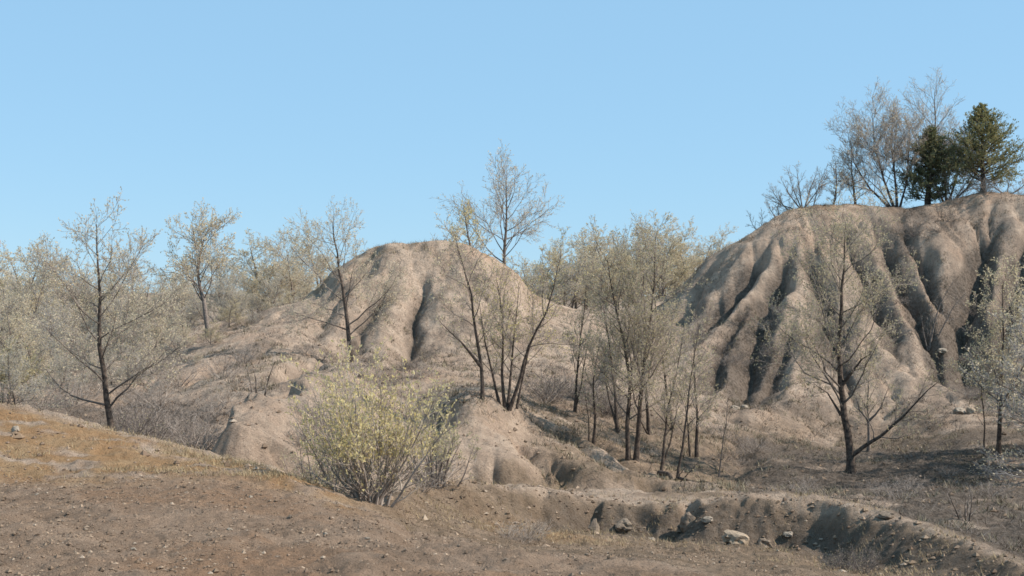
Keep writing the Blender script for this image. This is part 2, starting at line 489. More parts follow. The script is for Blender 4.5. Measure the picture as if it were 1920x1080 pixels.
def leaf(name, cols, trans=.35):
    m, n, l, b = nt(name)
    g = n.new('ShaderNodeNewGeometry')
    r = n.new('ShaderNodeValToRGB'); r.color_ramp.interpolation = 'LINEAR'
    els = r.color_ramp.elements
    while len(els) < len(cols): els.new(.5)
    for i, c in enumerate(cols):
        els[i].position = i / (len(cols) - 1); els[i].color = (*c, 1)
    l.new(g.outputs['Random Per Island'], r.inputs[0])
    l.new(r.outputs[0], b.inputs['Base Color'])
    tr = n.new('ShaderNodeBsdfTranslucent'); l.new(r.outputs[0], tr.inputs['Color'])
    mx = n.new('ShaderNodeMixShader'); mx.inputs[0].default_value = trans
    out = n['Material Output']
    l.new(b.outputs[0], mx.inputs[1]); l.new(tr.outputs[0], mx.inputs[2]); l.new(mx.outputs[0], out.inputs['Surface'])
    return m

SOIL = soil_material()
BARK = bark('dark_bark', (.045, .035, .03), (.13, .10, .08))
BARK_GREY = bark('grey_bark', (.11, .09, .078), (.24, .195, .165))
BARK_MID = bark('limb_bark', (.11, .088, .074), (.22, .18, .15), 8)
TWIG = bark('twig_bark', (.23, .187, .157), (.42, .35, .295), 5)
TWIG_DARK = bark('dark_twigs', (.12, .10, .09), (.24, .20, .175), 5)
TWIG_PALE = bark('pale_twigs', (.30, .245, .20), (.48, .40, .33), 5)
TWIG_COOL = bark('cool_grey_twigs', (.22, .20, .19), (.42, .39, .37), 5)
LEAF_YELLOW = leaf('yellow_green_leaf', [(.64, .52, .20), (.74, .61, .28), (.58, .50, .22), (.80, .68, .40)], .5)
LEAF_PALE = leaf('pale_bud_leaf', [(.66, .55, .36), (.74, .62, .42), (.60, .52, .34), (.78, .67, .50)], .5)
LEAF_SHRUB = leaf('straw_yellow_leaf', [(.66, .54, .24), (.76, .63, .32), (.60, .51, .26), (.80, .69, .43)], .5)
LEAF_STRAW = leaf('straw_bud_leaf', [(.64, .53, .30), (.73, .61, .38), (.59, .51, .32), (.77, .66, .46)], .5)
LEAF_OLIVE = leaf('olive_leaf', [(.48, .41, .24), (.57, .48, .29), (.42, .37, .23), (.63, .54, .36)], .5)
CEDAR_GREEN = leaf('cedar_green', [(.16, .18, .10), (.25, .24, .11), (.36, .29, .12), (.20, .21, .13)], .4)
CEDAR_DARK = leaf('cedar_dark', [(.09, .115, .075), (.15, .165, .09), (.25, .22, .10), (.12, .14, .095)], .35)
GRASS = leaf('dry_grass_blade', [(.34, .25, .14), (.44, .34, .21), (.27, .20, .13), (.48, .36, .20)], .2)
WEED = leaf('dry_weed', [(.15, .125, .085), (.30, .245, .165), (.11, .095, .07), (.22, .185, .12), (.38, .31, .21)], .1)
STICK = leaf('dead_stick', [(.11, .088, .073), (.19, .152, .125), (.075, .062, .053), (.27, .22, .18)], 0.0)  # sticks toned darker to deepen the painted tree shade on the flat
def stone_mat(name, a, b_):
    m, n, l, b = nt(name)
    tc = n.new('ShaderNodeTexCoord')
    f = noise(n, l, tc.outputs['Object'], 9, 6, .7); f2 = noise(n, l, tc.outputs['Object'], 45, 4, .7)
    c = mixc(n, l, ramp(n, l, f, .35, .65), a, b_)
    c = mixc(n, l, mulv(n, l, ramp(n, l, f2, .55, .7), .5), c, tuple(v * .5 for v in a))
    l.new(c, b.inputs['Base Color'])
    bp = n.new('ShaderNodeBump'); bp.inputs['Distance'].default_value = .02; l.new(f2, bp.inputs['Height']); l.new(bp.outputs[0], b.inputs['Normal'])
    return m
ROCK_TAN = stone_mat('tan_stone', (.31, .235, .165), (.41, .32, .235))
ROCK_PALE = stone_mat('pale_stone', (.29, .24, .185), (.38, .315, .25))
ROCK_GREY = stone_mat('grey_clod', (.19, .145, .11), (.28, .22, .165))
PEBBLE = leaf('pebbles', [(.09, .065, .047), (.17, .12, .082), (.22, .155, .105), (.13, .09, .065), (.19, .135, .095), (.24, .17, .12), (.15, .105, .075), (.21, .15, .105), (.30, .22, .155), (.12, .085, .06), (.34, .25, .18), (.18, .13, .09), (.42, .33, .25)], 0.0)

# ------------------------------------------------------------------ land mesh
NXV, NYV = 740, 720
s = np.linspace(-1, 1, NXV)
s = .39 * s + .60 * s ** 7                        # denser where one looks
tt = np.linspace(0, 1, NYV)
yrow = np.interp(tt, [0, .03, .36, .93, .975, 1], [-12, 8.3, 25, 66, 110, 420])
k_ = np.ones(41) / 41
yrow = np.convolve(np.pad(yrow, 20, mode='reflect', reflect_type='odd'), k_, 'valid')
VX = s[None, :] * (np.maximum(yrow, 0)[:, None] + 13.0)
VY = np.repeat(yrow[:, None], NXV, 1)
vx, vy = VX.ravel(), VY.ravel()
vz = np.concatenate([height(a, b) for a, b in zip(np.array_split(vx, 6), np.array_split(vy, 6))])

uC, uD, uE, uF, uG = (line_y(k, vx, vy) for k in (2, 3, 4, 6, 7))
uH, uJ = line_y(8, vx, vy), line_y(10, vx, vy)
upx = 960 + FPX * vx / np.maximum(vy, 9.0)
nz = fbm(vx / 1.6, vy / 1.6, 201, 4)
nz2 = fbm(vx / .5, vy / .5, 231, 3)
ug = np.interp(upx, [-500, 0, 560, 760, 900, 1000, 1100, 1200, 1400, 2500], [16, 16.6, 16.8, 16.5, 15.5, 14.5, 13.2, 12, 10, 8])
grav = 1 - sstep(-.6, .5, vy - ug + .7 * nz)
left = 1 - sstep(560, 760, upx)
org = sstep(-1.3, .2, vy - uC + .6 * nz) * (1 - sstep(-.6, .5, vy - uD + .25 * nz2)) * (0.12 + .75 * left) * sstep(-.55, .35, nz2 + .25)
org = np.maximum(org, .75 * sstep(-2.2, -.6, vy - uC + .6 * nz) * (1 - sstep(-.4, .3, vy - uC)) * sstep(850, 1000, upx) * (1 - sstep(1180, 1330, upx)) * sstep(-.3, .4, nz))
org = np.maximum(org, .35 * sstep(.25, .8, fbm(vx / 2.6, vy / 2.6, 261, 3)) * (vy < uC))
gully_cut = bil(GULLY_CUT, vx, vy) * ((vx > RX0) & (vx < RX1) & (vy > RY0) & (vy < RY1))
litter_shade = .9 * sstep(.0, 1.5, vy - uD) * (1 - sstep(-2.5, 1.0, vy - uG + .9 * nz)) * sstep(1330, 1460, upx) * sstep(-.7, .3, nz + .35)  # right flat: litter, plus tree shade painted into the colour
litter_shade = np.maximum(litter_shade, .7 * sstep(.5, 1.6, vy - uE) * (1 - sstep(-1.5, 1.5, vy - uF - 3)) * (1 - sstep(300, 470, upx)))
litter_shade = np.maximum(litter_shade, .75 * np.exp(-((upx - 1120) / 120) ** 2) * np.exp(-((vy - uG) / 2.5) ** 2))
litter_shade = np.maximum(litter_shade, .85 * sstep(.12, .55, gully_cut + .12 * nz2) * (vy > 33))  # dirt gathered along the gully bottoms, more where they cut deeper
litter_shade = np.maximum(litter_shade, .5 * sstep(.25, .95, nz + .35 * nz2) * (vy > uF))
litter_shade = np.maximum(litter_shade, .65 * sstep(-.9, -.2, vy - uC) * (1 - sstep(-.5, -.05, vy - uD)) * sstep(980, 1080, upx))
org = np.maximum(org, .62 * sstep(-1.6, .3, vy - uJ + .8 * nz) * (vy < uJ + 4) * sstep(-.2, .6, nz2 + .3 * nz) * (upx > 560))
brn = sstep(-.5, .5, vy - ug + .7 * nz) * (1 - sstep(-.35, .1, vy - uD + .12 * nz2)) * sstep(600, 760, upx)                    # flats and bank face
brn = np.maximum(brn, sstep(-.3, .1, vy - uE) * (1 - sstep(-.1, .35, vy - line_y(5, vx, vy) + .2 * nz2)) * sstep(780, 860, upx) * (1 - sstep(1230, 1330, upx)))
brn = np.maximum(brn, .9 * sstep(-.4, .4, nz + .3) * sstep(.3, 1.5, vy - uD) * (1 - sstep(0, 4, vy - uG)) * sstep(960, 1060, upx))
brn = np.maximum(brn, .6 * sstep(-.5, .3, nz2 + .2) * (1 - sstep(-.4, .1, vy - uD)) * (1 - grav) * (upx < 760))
litter_shade = np.maximum(litter_shade, .8 * np.exp(-((upx - 1715) / 75) ** 2) * sstep(-4.5, -2.5, vy - uJ) * (vy < uJ + 2) * sstep(-.5, .3, nz + .25))  # brush, and shadow of the hilltop trees painted into the slope colour
zone = np.stack([grav, org, litter_shade, np.clip(brn, 0, 1)], 1).astype(np.float32)

idx = np.arange(NXV * NYV).reshape(NYV, NXV)
F4 = np.stack([idx[:-1, :-1], idx[:-1, 1:], idx[1:, 1:], idx[1:, :-1]], -1).reshape(-1, 4)
cx = vx[F4].mean(1); cy = vy[F4].mean(1)
cu = 960 + FPX * cx / np.maximum(cy, 9.0)
cG, cH, cJ, cD = (line_y(k, cx, cy) for k in (7, 8, 10, 3))
reg = np.zeros(len(F4), int)
reg[(cu > 1310) & (cy > cG + .4 + .5 * vnoise(cx, cy, 3)) & (cy < cJ + 9)] = 1
reg[(cu > 560) & (cu < 1010) & (cy > cH - .8 + .5 * vnoise(cx, cy, 3)) & (cy < cJ + 8)] = 2
reg[(cy < cD + .6 + .3 * vnoise(cx, cy, 4)) & (cu < 720)] = 3
def land(name, r, label):
    f = F4[reg == r]
    used, inv = np.unique(f.ravel(), return_inverse=True)
    me = mesh_from(name, np.stack([vx, vy, vz], 1)[used], inv.reshape(-1, 4), (SOIL,))
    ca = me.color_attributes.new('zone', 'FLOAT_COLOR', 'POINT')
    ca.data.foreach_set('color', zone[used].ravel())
    return tag(link(name, me), label, None, None, 'structure')
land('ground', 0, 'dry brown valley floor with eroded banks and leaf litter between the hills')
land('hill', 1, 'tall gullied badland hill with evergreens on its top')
land('hill', 2, 'rounded bare mound with two dark gullies in the middle')
land('slope', 3, 'gravelly orange brown slope nearest the viewer')

# ------------------------------------------------------------------ plants: growing woody skeletons
UP = Vector((0, 0, 1))
class Plant:
    def __init__(self, seed):
        self.r = random.Random(seed); self.tubes = {0: {}, 1: {}}; self.leaves = []
    def tube(self, part, pts, rad, sides, mi=0):
        self.tubes[part].setdefault((len(pts), sides, mi), []).append((pts, rad))
    def mesh_tubes(self, part, name, mat):
        V, Fs, Mi, off = [], [], [], 0
        for (n, sd, mi), lst in self.tubes[part].items():
            P = np.array([[tuple(p) for p in t[0]] for t in lst]); R = np.array([t[1] for t in lst])
            T = np.gradient(P, axis=1); T /= np.linalg.norm(T, axis=2, keepdims=True) + 1e-9
            ref = np.where(np.abs(T[:, :1, 2:3]) > .85, np.array([1., 0, 0]), np.array([0, 0, 1.]))
            A = np.cross(T, np.broadcast_to(ref, T.shape)); A /= np.linalg.norm(A, axis=2, keepdims=True) + 1e-9
            B = np.cross(T, A)
            an = np.arange(sd) * 2 * np.pi / sd
            ring = P[:, :, None] + R[:, :, None, None] * (np.cos(an)[None, None, :, None] * A[:, :, None] + np.sin(an)[None, None, :, None] * B[:, :, None])
            k = len(lst)
            if n == 2 and sd == 3:                     # a fine twig: three sides running to a point
                ids = off + np.arange(k * 4).reshape(k, 4)
                V.append(np.concatenate([ring[:, 0], P[:, 1:2]], 1).reshape(-1, 3))
                Fs.append(np.stack([ids[:, [0, 1, 3]], ids[:, [1, 2, 3]], ids[:, [2, 0, 3]]], 1).reshape(-1, 3)); off += k * 4; Mi.append(np.full(k * 3, mi))
                continue
            ids = off + np.arange(k * n * sd).reshape(k, n, sd)
            nx_ = np.roll(ids, -1, 2)
            a_, b_, c_, d_ = ids[:, :-1], nx_[:, :-1], nx_[:, 1:], ids[:, 1:]
            q = np.concatenate([np.stack([a_, b_, c_], -1).reshape(-1, 3), np.stack([a_, c_, d_], -1).reshape(-1, 3)])
            V.append(ring.reshape(-1, 3)); Fs.append(q); off += k * n * sd; Mi.append(np.full(len(q), mi))
        if not V: return None
        return mesh_from(name, np.concatenate(V), np.concatenate(Fs), (mat, BARK_MID) if part == 0 else (mat,), matidx=np.concatenate(Mi))
    def mesh_leaves(self, name, mat):
        if not self.leaves: return None
        L = np.array([(*p, *d, s_, w) for p, d, s_, w in self.leaves])
        P, D, S, W = L[:, :3], L[:, 3:6], L[:, 6:7], L[:, 7:8]
        rs = np.random.RandomState(self.r.randint(0, 9999))
        side = np.cross(D, rs.normal(size=D.shape)); side /= np.linalg.norm(side, axis=1, keepdims=True) + 1e-9
        V = np.stack([P, P + D * S * .5 + side * S * W, P + D * S, P + D * S * .5 - side * S * W], 1).reshape(-1, 3)
        return mesh_from(name, V, np.arange(len(V)).reshape(-1, 4), (mat,), smooth=False)

def rnd_dir(r):
    return Vector((r.gauss(0, 1), r.gauss(0, 1), r.gauss(0, 1)))

def grow(pl, P, p, d, L, rad, lev, pts=None, nsc=1.0, lsc=1.0):
    """one shoot and everything that grows from it; pts: a given path for a main stem"""
    r = pl.r; last = P['levels'] - 1
    n = P['seg'][lev]
    if pts is None:
        pts = [p.copy()]; d = d.normalized()
        for i in range(n):
            d = (d + rnd_dir(r) * P['wig'][lev] + UP * P['up'][lev]).normalized()
            p = p + d * (L / n)
            pts.append(p)
    n = len(pts) - 1
    tip = max(rad * P['tip'][lev], P['rmin'])
    rad = max(rad, P['rmin'])
    rr = [rad + (tip - rad) * (i / n) for i in range(n + 1)]
    if lev == 0: rr[0] *= 1.25
    tl = P.get('trunk_levels', 2)
    pl.tube(0 if lev < tl else 1, pts, rr, 7 if lev == 0 else (4 if lev == 1 else 3), 1 if 0 < lev < tl else 0)
    if lev >= P['leaf_from'] and P['leaf_n'] > 0:
        k = P['leaf_n'] if r.random() > P.get('leaf_skip', 0) else 0
        for _ in range(int(k) + (r.random() < k - int(k))):
            t = r.random() ** .6 * n; i = min(int(t), n - 1)
            q = pts[i].lerp(pts[i + 1], t - i)
            if q.z < P.get('leaf_z', -9) and r.random() < .8: continue
            ax = (pts[i + 1] - pts[i]).normalized()
            dd = (ax * P.get('leaf_fwd', .6) + rnd_dir(r) * .6 + UP * P.get('leaf_up', 0)).normalized()
            pl.leaves.append((q, dd, P['leaf_s'] * r.uniform(.6, 1.3), P.get('leaf_w', .33)))
    if lev >= last: return
    nch = P['n'][lev] * (nsc if lev == 0 else min(1.25, max(.35, lsc))); nch = int(nch * r.uniform(.85, 1.15) + r.random())
    st, en = P['start'][lev], P.get('end', [1, 1, 1, 1, 1])[lev]
    az = r.random() * 6.28
    for c in range(nch):
        t = st + (en - st) * (c + r.random() * .9) / nch
        f = min(t, .999) * n; i = int(f)
        q = pts[i].lerp(pts[i + 1], f - i)
        ax = (pts[i + 1] - pts[i]).normalized()
        az += 2.4 + r.uniform(-.5, .5)
        perp = ax.orthogonal().normalized()
        perp = (math.cos(az) * perp + math.sin(az) * ax.cross(perp)).normalized()
        ang = math.radians(P['ang'][lev] * r.uniform(.75, 1.25) * (1 - P.get('angtop', .3) * t))
        dd = ax * math.cos(ang) + perp * math.sin(ang)
        shape = P['shape'](t) if lev == 0 else (1 - .45 * t)
        ln = (P['len'][lev] * L) * shape * r.uniform(.7, 1.2)
        rc = min(rr[min(i, n)] * P['thick'][lev], .8 * rr[min(i + 1, n)] + .002)
        grow(pl, P, q, dd, ln, rc, lev + 1, None, 1.0, ln / (P['len'][lev] * L * .75) * (lsc if lev else nsc))

BASE = dict(levels=5, seg=[9, 6, 4, 2, 1], wig=[.09, .17, .19, .22, .2], up=[.05, .055, .08, .10, .06], tip=[.12, .2, .3, .5, .8],
            rmin=.0026, n=[20, 8, 7, 6, 0], start=[.26, .22, .15, .12], ang=[58, 42, 40, 38], len=[.42, .50, .52, .62], thick=[.36, .42, .45, .6],
            shape=lambda t: (1 - .78 * t) * (.55 + .9 * min(t, .5)), leaf_from=3, leaf_n=1.0, leaf_s=.04, leaf_w=.33)
def params(**k):
    P = dict(BASE); P.update(k); return P

def finish(name, pl, mats, label, cat, loc, group=None, scale=1.0, rz=0.0):
    o = link(name, None, None, loc)
    o.empty_display_size = .2
    o.rotation_euler.z = rz; o.scale = (scale,) * 3
    tr = pl.mesh_tubes(0, 'trunk', mats[0]); cr = pl.mesh_tubes(1, 'crown', mats[1]); lf = pl.mesh_leaves('leaves', mats[2])
    if tr: link('trunk' if cat == 'tree' else 'stems', tr, o)
    if cr:
        c = link('crown' if cat == 'tree' else 'twigs', cr, o)
        if lf: link('leaves', lf, c)
    elif lf: link('leaves', lf, o)
    return tag(o, label, cat, group)

def copy_tree(src, loc, rz, scale, label, group=None):
    o = src.copy(); COL.objects.link(o)
    o.location = loc; o.rotation_euler = (0, 0, rz); o.scale = scale if isinstance(scale, tuple) else (scale,) * 3
    o['label'] = label
    if group: o['group'] = group
    for ch in src.children:
        c = ch.copy(); COL.objects.link(c); c.parent = o
        for g in ch.children:
            e = g.copy(); COL.objects.link(e); e.parent = c
    return o

def rise(px, dist, top_row):
    """base point, and height needed so the top shows at that row of the photograph"""
    b = at(px, dist); b.z -= .05
    return b, -(top_row - HORIZON) / FPX * dist - b.z

def simple_tree(name, px, dist, top, P, seed, mats, label, rad=.10, lean=(0, 0), cat='tree', group=None):
    b, H = rise(px, dist, top)
    pl = Plant(seed)
    grow(pl, P, Vector((0, 0, -.1)), Vector((lean[0], lean[1], 1)), H * .93, rad, 0)
    return finish(name, pl, mats, label, cat, b, group)

def stems_tree(name, px, dist, stems, P, seed, mats, label, cat='tree', group=None, scale_of=None):
    """stems: list of (root radius, [(dx, dy in photograph pixels from the base, depth m), ...])"""
    b = at(px, dist); b.z -= .04
    k = dist / FPX
    pl = Plant(seed)
    longest = max(math.hypot(p[-1][0] - p[0][0], p[-1][1] - p[0][1]) for _, p in stems)
    for rad, path in stems:
        nsc = math.hypot(path[-1][0] - path[0][0], path[-1][1] - path[0][1]) / longest
        pts = [Vector((a * k, dd, -h * k)) for a, h, dd in path]
        # smooth the path
        q = []
        for i in range(len(pts) - 1):
            for s_ in (0, .5):
                q.append(pts[i].lerp(pts[i + 1], s_) + rnd_dir(pl.r) * (.008 if (i or s_) else 0))
        q.append(pts[-1])
        L = sum((q[i + 1] - q[i]).length for i in range(len(q) - 1))
        grow(pl, P, q[0], UP, L, rad, 0, pts=q, nsc=nsc)
    return finish(name, pl, mats, label, cat, b, group)

# --- trees that stand apart
simple_tree('oak_tree', 212, 27.5, 362, params(n=[27, 10, 7, 6, 0], ang=[66, 42, 40, 38], start=[.16, .2, .15, .12], len=[.44, .50, .52, .62], leaf_n=.9, leaf_s=.036,
            shape=lambda t: (1.12 - .85 * t) * (.8 + .4 * min(t * 2, 1))), 11, (BARK, TWIG, LEAF_PALE),
            'tall budding tree with straight dark trunk behind the orange brow', .072)
simple_tree('round_crowned_tree', 392, 50, 386, params(n=[22, 9, 7, 6, 0], ang=[46, 40, 40, 38], start=[.30, .25, .15, .12], len=[.62, .50, .52, .62], leaf_n=1.2, leaf_s=.06, rmin=.0036,
            shape=lambda t: .95 - .55 * t), 12, (BARK_GREY, TWIG, LEAF_PALE), 'round crowned pale grey tree rising above the woodland beside the tall budding tree', .10)
simple_tree('airy_tree', 658, 43, 368, params(n=[22, 9, 7, 6, 0], ang=[52, 42, 40, 38], start=[.22, .22, .15, .12], len=[.56, .50, .52, .62], leaf_n=1.5, leaf_s=.04, rmin=.0026,
            shape=lambda t: 1.0 - .62 * t), 13, (BARK, TWIG, LEAF_PALE), 'airy tree with dark trunk and speckled buds before the rounded mound', .085)
simple_tree('bare_crest_tree', 945, 60, 306, params(n=[22, 9, 7, 6, 0], ang=[58, 42, 40, 38], start=[.28, .22, .15, .12], len=[.66, .50, .52, .62], leaf_n=.5, leaf_s=.06, rmin=.0038,
            shape=lambda t: 1.0 - .6 * t), 14, (BARK_GREY, TWIG, LEAF_PALE), 'tall bare tree standing just behind the crest of the rounded mound', .10)
simple_tree('yellow_budding_tree', 884, 58, 368, params(n=[16, 8, 7, 6, 0], ang=[52, 40, 40, 38], len=[.6, .5, .52, .62], leaf_n=.9, leaf_s=.06, rmin=.0034), 15, (BARK_GREY, TWIG, LEAF_YELLOW),
            'small yellow budding tree at the bare tree on the mound crest', .07)

stems_tree('multi_stemmed_tree', 947, 31.6, [
    (.038, [(-8,0,0),(-22,-60,.05),(-38,-130,.12),(-48,-200,.2)]),
    (.042, [(0,0,0),(-6,-70,-.05),(-4,-140,-.1),(-8,-200,-.1),(-16,-245,-.1)]),
    (.036, [(4,0,.05),(12,-80,.15),(18,-160,.3),(26,-240,.4)]),
    (.046, [(8,0,0),(28,-60,-.1),(44,-120,-.2),(74,-180,-.3),(90,-230,-.35),(104,-290,-.4)]),
    (.030, [(22,-2,.1),(36,-70,.25),(50,-130,.4),(56,-180,.5)]),
  ], params(n=[17, 8, 7, 6, 0], ang=[54, 42, 40, 38], start=[.28, .2, .15, .12], len=[.44, .50, .52, .62], leaf_n=.45, leaf_s=.036, rmin=.0026, shape=lambda t: 1 - .5 * t),
  21, (BARK, TWIG, LEAF_YELLOW), 'clump of five dark stems fanning up from the small mound')
stems_tree('spreading_tree', 905, 31.2, [
    (.048, [(0,0,0),(-2,-60,0),(-12,-130,.05),(-22,-200,.1),(-40,-260,.15),(-52,-310,.2)]),
    (.036, [(-4,-65,0),(-40,-110,-.2),(-80,-150,-.4)]),
  ], params(n=[17, 7, 7, 6, 0], ang=[48, 42, 40, 38], start=[.3, .2, .15, .12], len=[.42, .50, .52, .62], leaf_n=.5, leaf_s=.04, rmin=.0026, shape=lambda t: 1 - .45 * t),
  22, (BARK, TWIG, LEAF_STRAW), 'single leaning dark tree on the mound beside the clump of five stems')

stems_tree('twin_stemmed_tree', 1190, 33.5, [
    (.062, [(-12,0,0),(-14,-70,0),(-8,-150,.1),(-20,-230,.1),(-40,-310,.15),(-50,-380,.2)]),
    (.066, [(2,0,0),(8,-80,0),(14,-160,-.1),(26,-250,-.1),(36,-330,-.1),(38,-420,-.1)]),
  ], params(n=[34, 10, 7, 6, 0], ang=[52, 42, 40, 38], start=[.2, .2, .15, .12], len=[.40, .50, .52, .62], leaf_n=1.1, leaf_s=.04, rmin=.0026, shape=lambda t: 1 - .5 * t, leaf_skip=.25),
  23, (BARK, TWIG, LEAF_OLIVE), 'leafing twin stemmed tree in the valley left of the tall hill')
stems_tree('slender_tree', 1238, 32.5, [
    (.040, [(0,0,0),(6,-60,0),(14,-120,.05),(30,-190,.1),(44,-270,.1)]),
    (.026, [(0,-4,0),(18,-60,.1),(30,-110,.15),(36,-150,.2)]),
  ], params(n=[16, 7, 6, 6, 0], ang=[42, 42, 40, 38], start=[.3, .2, .15, .12], len=[.32, .50, .52, .62], leaf_n=.5, leaf_s=.036, rmin=.0026, shape=lambda t: 1 - .5 * t),
  24, (BARK, TWIG, LEAF_OLIVE), 'slender forked tree just beside the twin stemmed tree')
stems_tree('slender_tree', 1268, 31.5, [
    (.036, [(0,0,0),(10,-70,0),(20,-140,0),(30,-220,.05),(44,-300,.1)]),
    (.022, [(0,0,0),(20,-20,-.05),(44,-50,-.1)]),
  ], params(n=[16, 7, 6, 6, 0], ang=[42, 42, 40, 38], start=[.3, .2, .15, .12], len=[.3, .50, .52, .62], leaf_n=.5, leaf_s=.036, rmin=.0026, shape=lambda t: 1 - .5 * t),
  25, (BARK, TWIG, LEAF_OLIVE), 'thin tree leaning towards the tall hill, nearest the bank')
stems_tree('slender_tree', 1112, 34.5, [
    (.040, [(0,0,0),(4,-60,0),(0,-120,.05),(12,-190,.1)]),
    (.024, [(-8,0,.1),(-8,-50,.15),(-14,-100,.2)]),
  ], params(n=[12, 6, 5, 6, 0], ang=[42, 42, 40, 38], start=[.3, .2, .15, .12], len=[.36, .50, .52, .62], leaf_n=.4, leaf_s=.036, rmin=.0026, shape=lambda t: 1 - .5 * t),
  26, (BARK, TWIG, LEAF_OLIVE), 'low paired tree between the fanning clump and the twin stemmed tree')
SL = [o for o in COL.objects if o.name.startswith('slender_tree')]
for i, (px, dist, sc_, rz, lab) in enumerate(((1158, 37, 1.25, 2.0, 'slim grey tree just left of the twin stemmed tree, farther back'), (1216, 38, 1.35, 4.2, 'slim grey tree just behind the twin stemmed tree'),
        (1306, 37, 1.3, 1.1, 'slim grey tree in the thicket closest to the tall hill'), (1078, 38, 1.1, 5.0, 'slim grey tree behind the low paired tree'), (1262, 40, 1.3, 3.0, 'slim grey tree farthest back in the valley thicket'))):
    copy_tree(SL[i % len(SL)], at(px, dist), rz, sc_, lab)
fl = Plant(91); a_ = at(1236, 32.2); b_ = at(1352, 29.8)
fp = [Vector((0, 0, .06))]
for i in range(1, 9):
    t = i / 8; p_ = a_.lerp(b_, t); p_.z = float(height(np.array([p_.x]), np.array([p_.y]))[0])
    fp.append(p_ - a_ + Vector((.05 * math.sin(i * 1.7), .05 * math.cos(i * 2.1), .07 + .03 * math.sin(i * 2.3))))
grow(fl, params(levels=3, n=[9, 4, 0], ang=[46, 40], len=[.34, .5], up=[0, -.03, .0], leaf_n=0, rmin=.005, start=[.25, .2], trunk_levels=2), fp[0], UP, 2.6, .06, 0, pts=fp)
finish('fallen_branch', fl, (BARK, TWIG_DARK, LEAF_PALE), 'dark fallen branch lying on the slope below the thin leaning tree', 'branch', a_)
stems_tree('sapling', 1347, 34.5, [(.022, [(0,0,0),(6,-50,0),(14,-110,.05),(20,-160,.1)])],
  params(n=[9, 4, 3, 0], levels=4, ang=[44, 44, 44], len=[.3, .5, .5], leaf_n=0, rmin=.0026), 27, (BARK_GREY, TWIG, LEAF_PALE), 'thin bare sapling at the foot of the tall hill')

stems_tree('crooked_tree', 1595, 35, [
    (.115, [(0,0,0),(-2,-50,0),(-12,-110,0),(-20,-170,0),(-22,-240,.05),(-16,-310,.05),(-12,-380,.1),(-10,-440,.1)]),
    (.062, [(0,-34,0),(22,-52,-.1),(52,-72,-.25),(90,-110,-.4),(120,-145,-.5),(148,-172,-.6)]),
    (.052, [(-20,-160,0),(0,-190,-.1),(18,-214,-.15),(36,-226,-.2)]),
    (.034, [(-18,-110,0),(-40,-150,.2),(-66,-170,.3)]),
  ], params(n=[24, 9, 7, 6, 0], ang=[58, 42, 42, 38], start=[.30, .2, .15, .12], len=[.40, .50, .52, .62], leaf_n=1.2, leaf_s=.04, rmin=.0028, shape=lambda t: 1.25 - .6 * t),
  31, (BARK, TWIG, LEAF_OLIVE), 'crooked dark tree with a low side limb before the tall hill')
stems_tree('forked_small_tree', 1628, 41.5, [
    (.055, [(0,0,0),(0,-50,0),(0,-100,.05),(4,-160,.1)]),
    (.036, [(0,-58,0),(22,-85,-.1),(36,-125,-.2)]),
    (.030, [(0,-60,0),(-16,-80,.1),(-22,-110,.2)]),
  ], params(n=[10, 6, 5, 6, 0], ang=[46, 42, 40, 38], start=[.35, .2, .15, .12], len=[.4, .50, .52, .62], leaf_n=.4, leaf_s=.036, rmin=.0028, shape=lambda t: 1 - .4 * t),
  32, (BARK_GREY, TWIG, LEAF_PALE), 'small forked tree behind the low limb of the crooked tree')
stems_tree('leafing_tree', 1872, 36.5, [
    (.070, [(0,0,0),(2,-70,0),(8,-150,.05),(12,-230,.1),(10,-330,.1)]),
    (.036, [(4,-100,0),(30,-150,-.1),(60,-210,-.2)]),
  ], params(n=[20, 9, 7, 6, 0], ang=[52, 42, 40, 38], start=[.25, .2, .15, .12], len=[.40, .50, .52, .62], leaf_n=1.0, leaf_s=.044, rmin=.0026, shape=lambda t: 1.1 - .6 * t),
  33, (BARK, TWIG, LEAF_STRAW), 'yellow leafing tree with dark trunk at the picture edge')
stems_tree('sapling', 1846, 38, [(.028, [(0,0,0),(0,-60,0),(-4,-120,.05),(-4,-190,.1)])],
  params(n=[10, 5, 3, 0], levels=4, ang=[46, 44, 44], len=[.34, .5, .5], leaf_n=1.2, leaf_s=.04, leaf_from=2, rmin=.0026), 34, (BARK, TWIG, LEAF_YELLOW), 'thin sapling close by the yellow leafing tree')
stems_tree('ledge_shrub', 1742, 51.3, [
    (.045, [(0,0,0),(10,-50,0),(22,-90,0),(46,-130,0)]), (.038, [(4,0,0),(24,-40,0),(44,-80,0),(70,-110,0)]), (.03, [(-2,0,0),(-10,-30,0),(-14,-70,.1)]), (.03, [(2,0,.1),(6,-40,.2),(4,-90,.2)]),
  ], params(n=[9, 5, 4, 0], levels=4, ang=[42, 42, 44], len=[.36, .5, .5], leaf_n=.2, rmin=.0034, leaf_from=2), 35, (BARK_GREY, TWIG, LEAF_PALE), 'bare stemmed shrub on a ledge halfway up the tall hill', 'shrub')

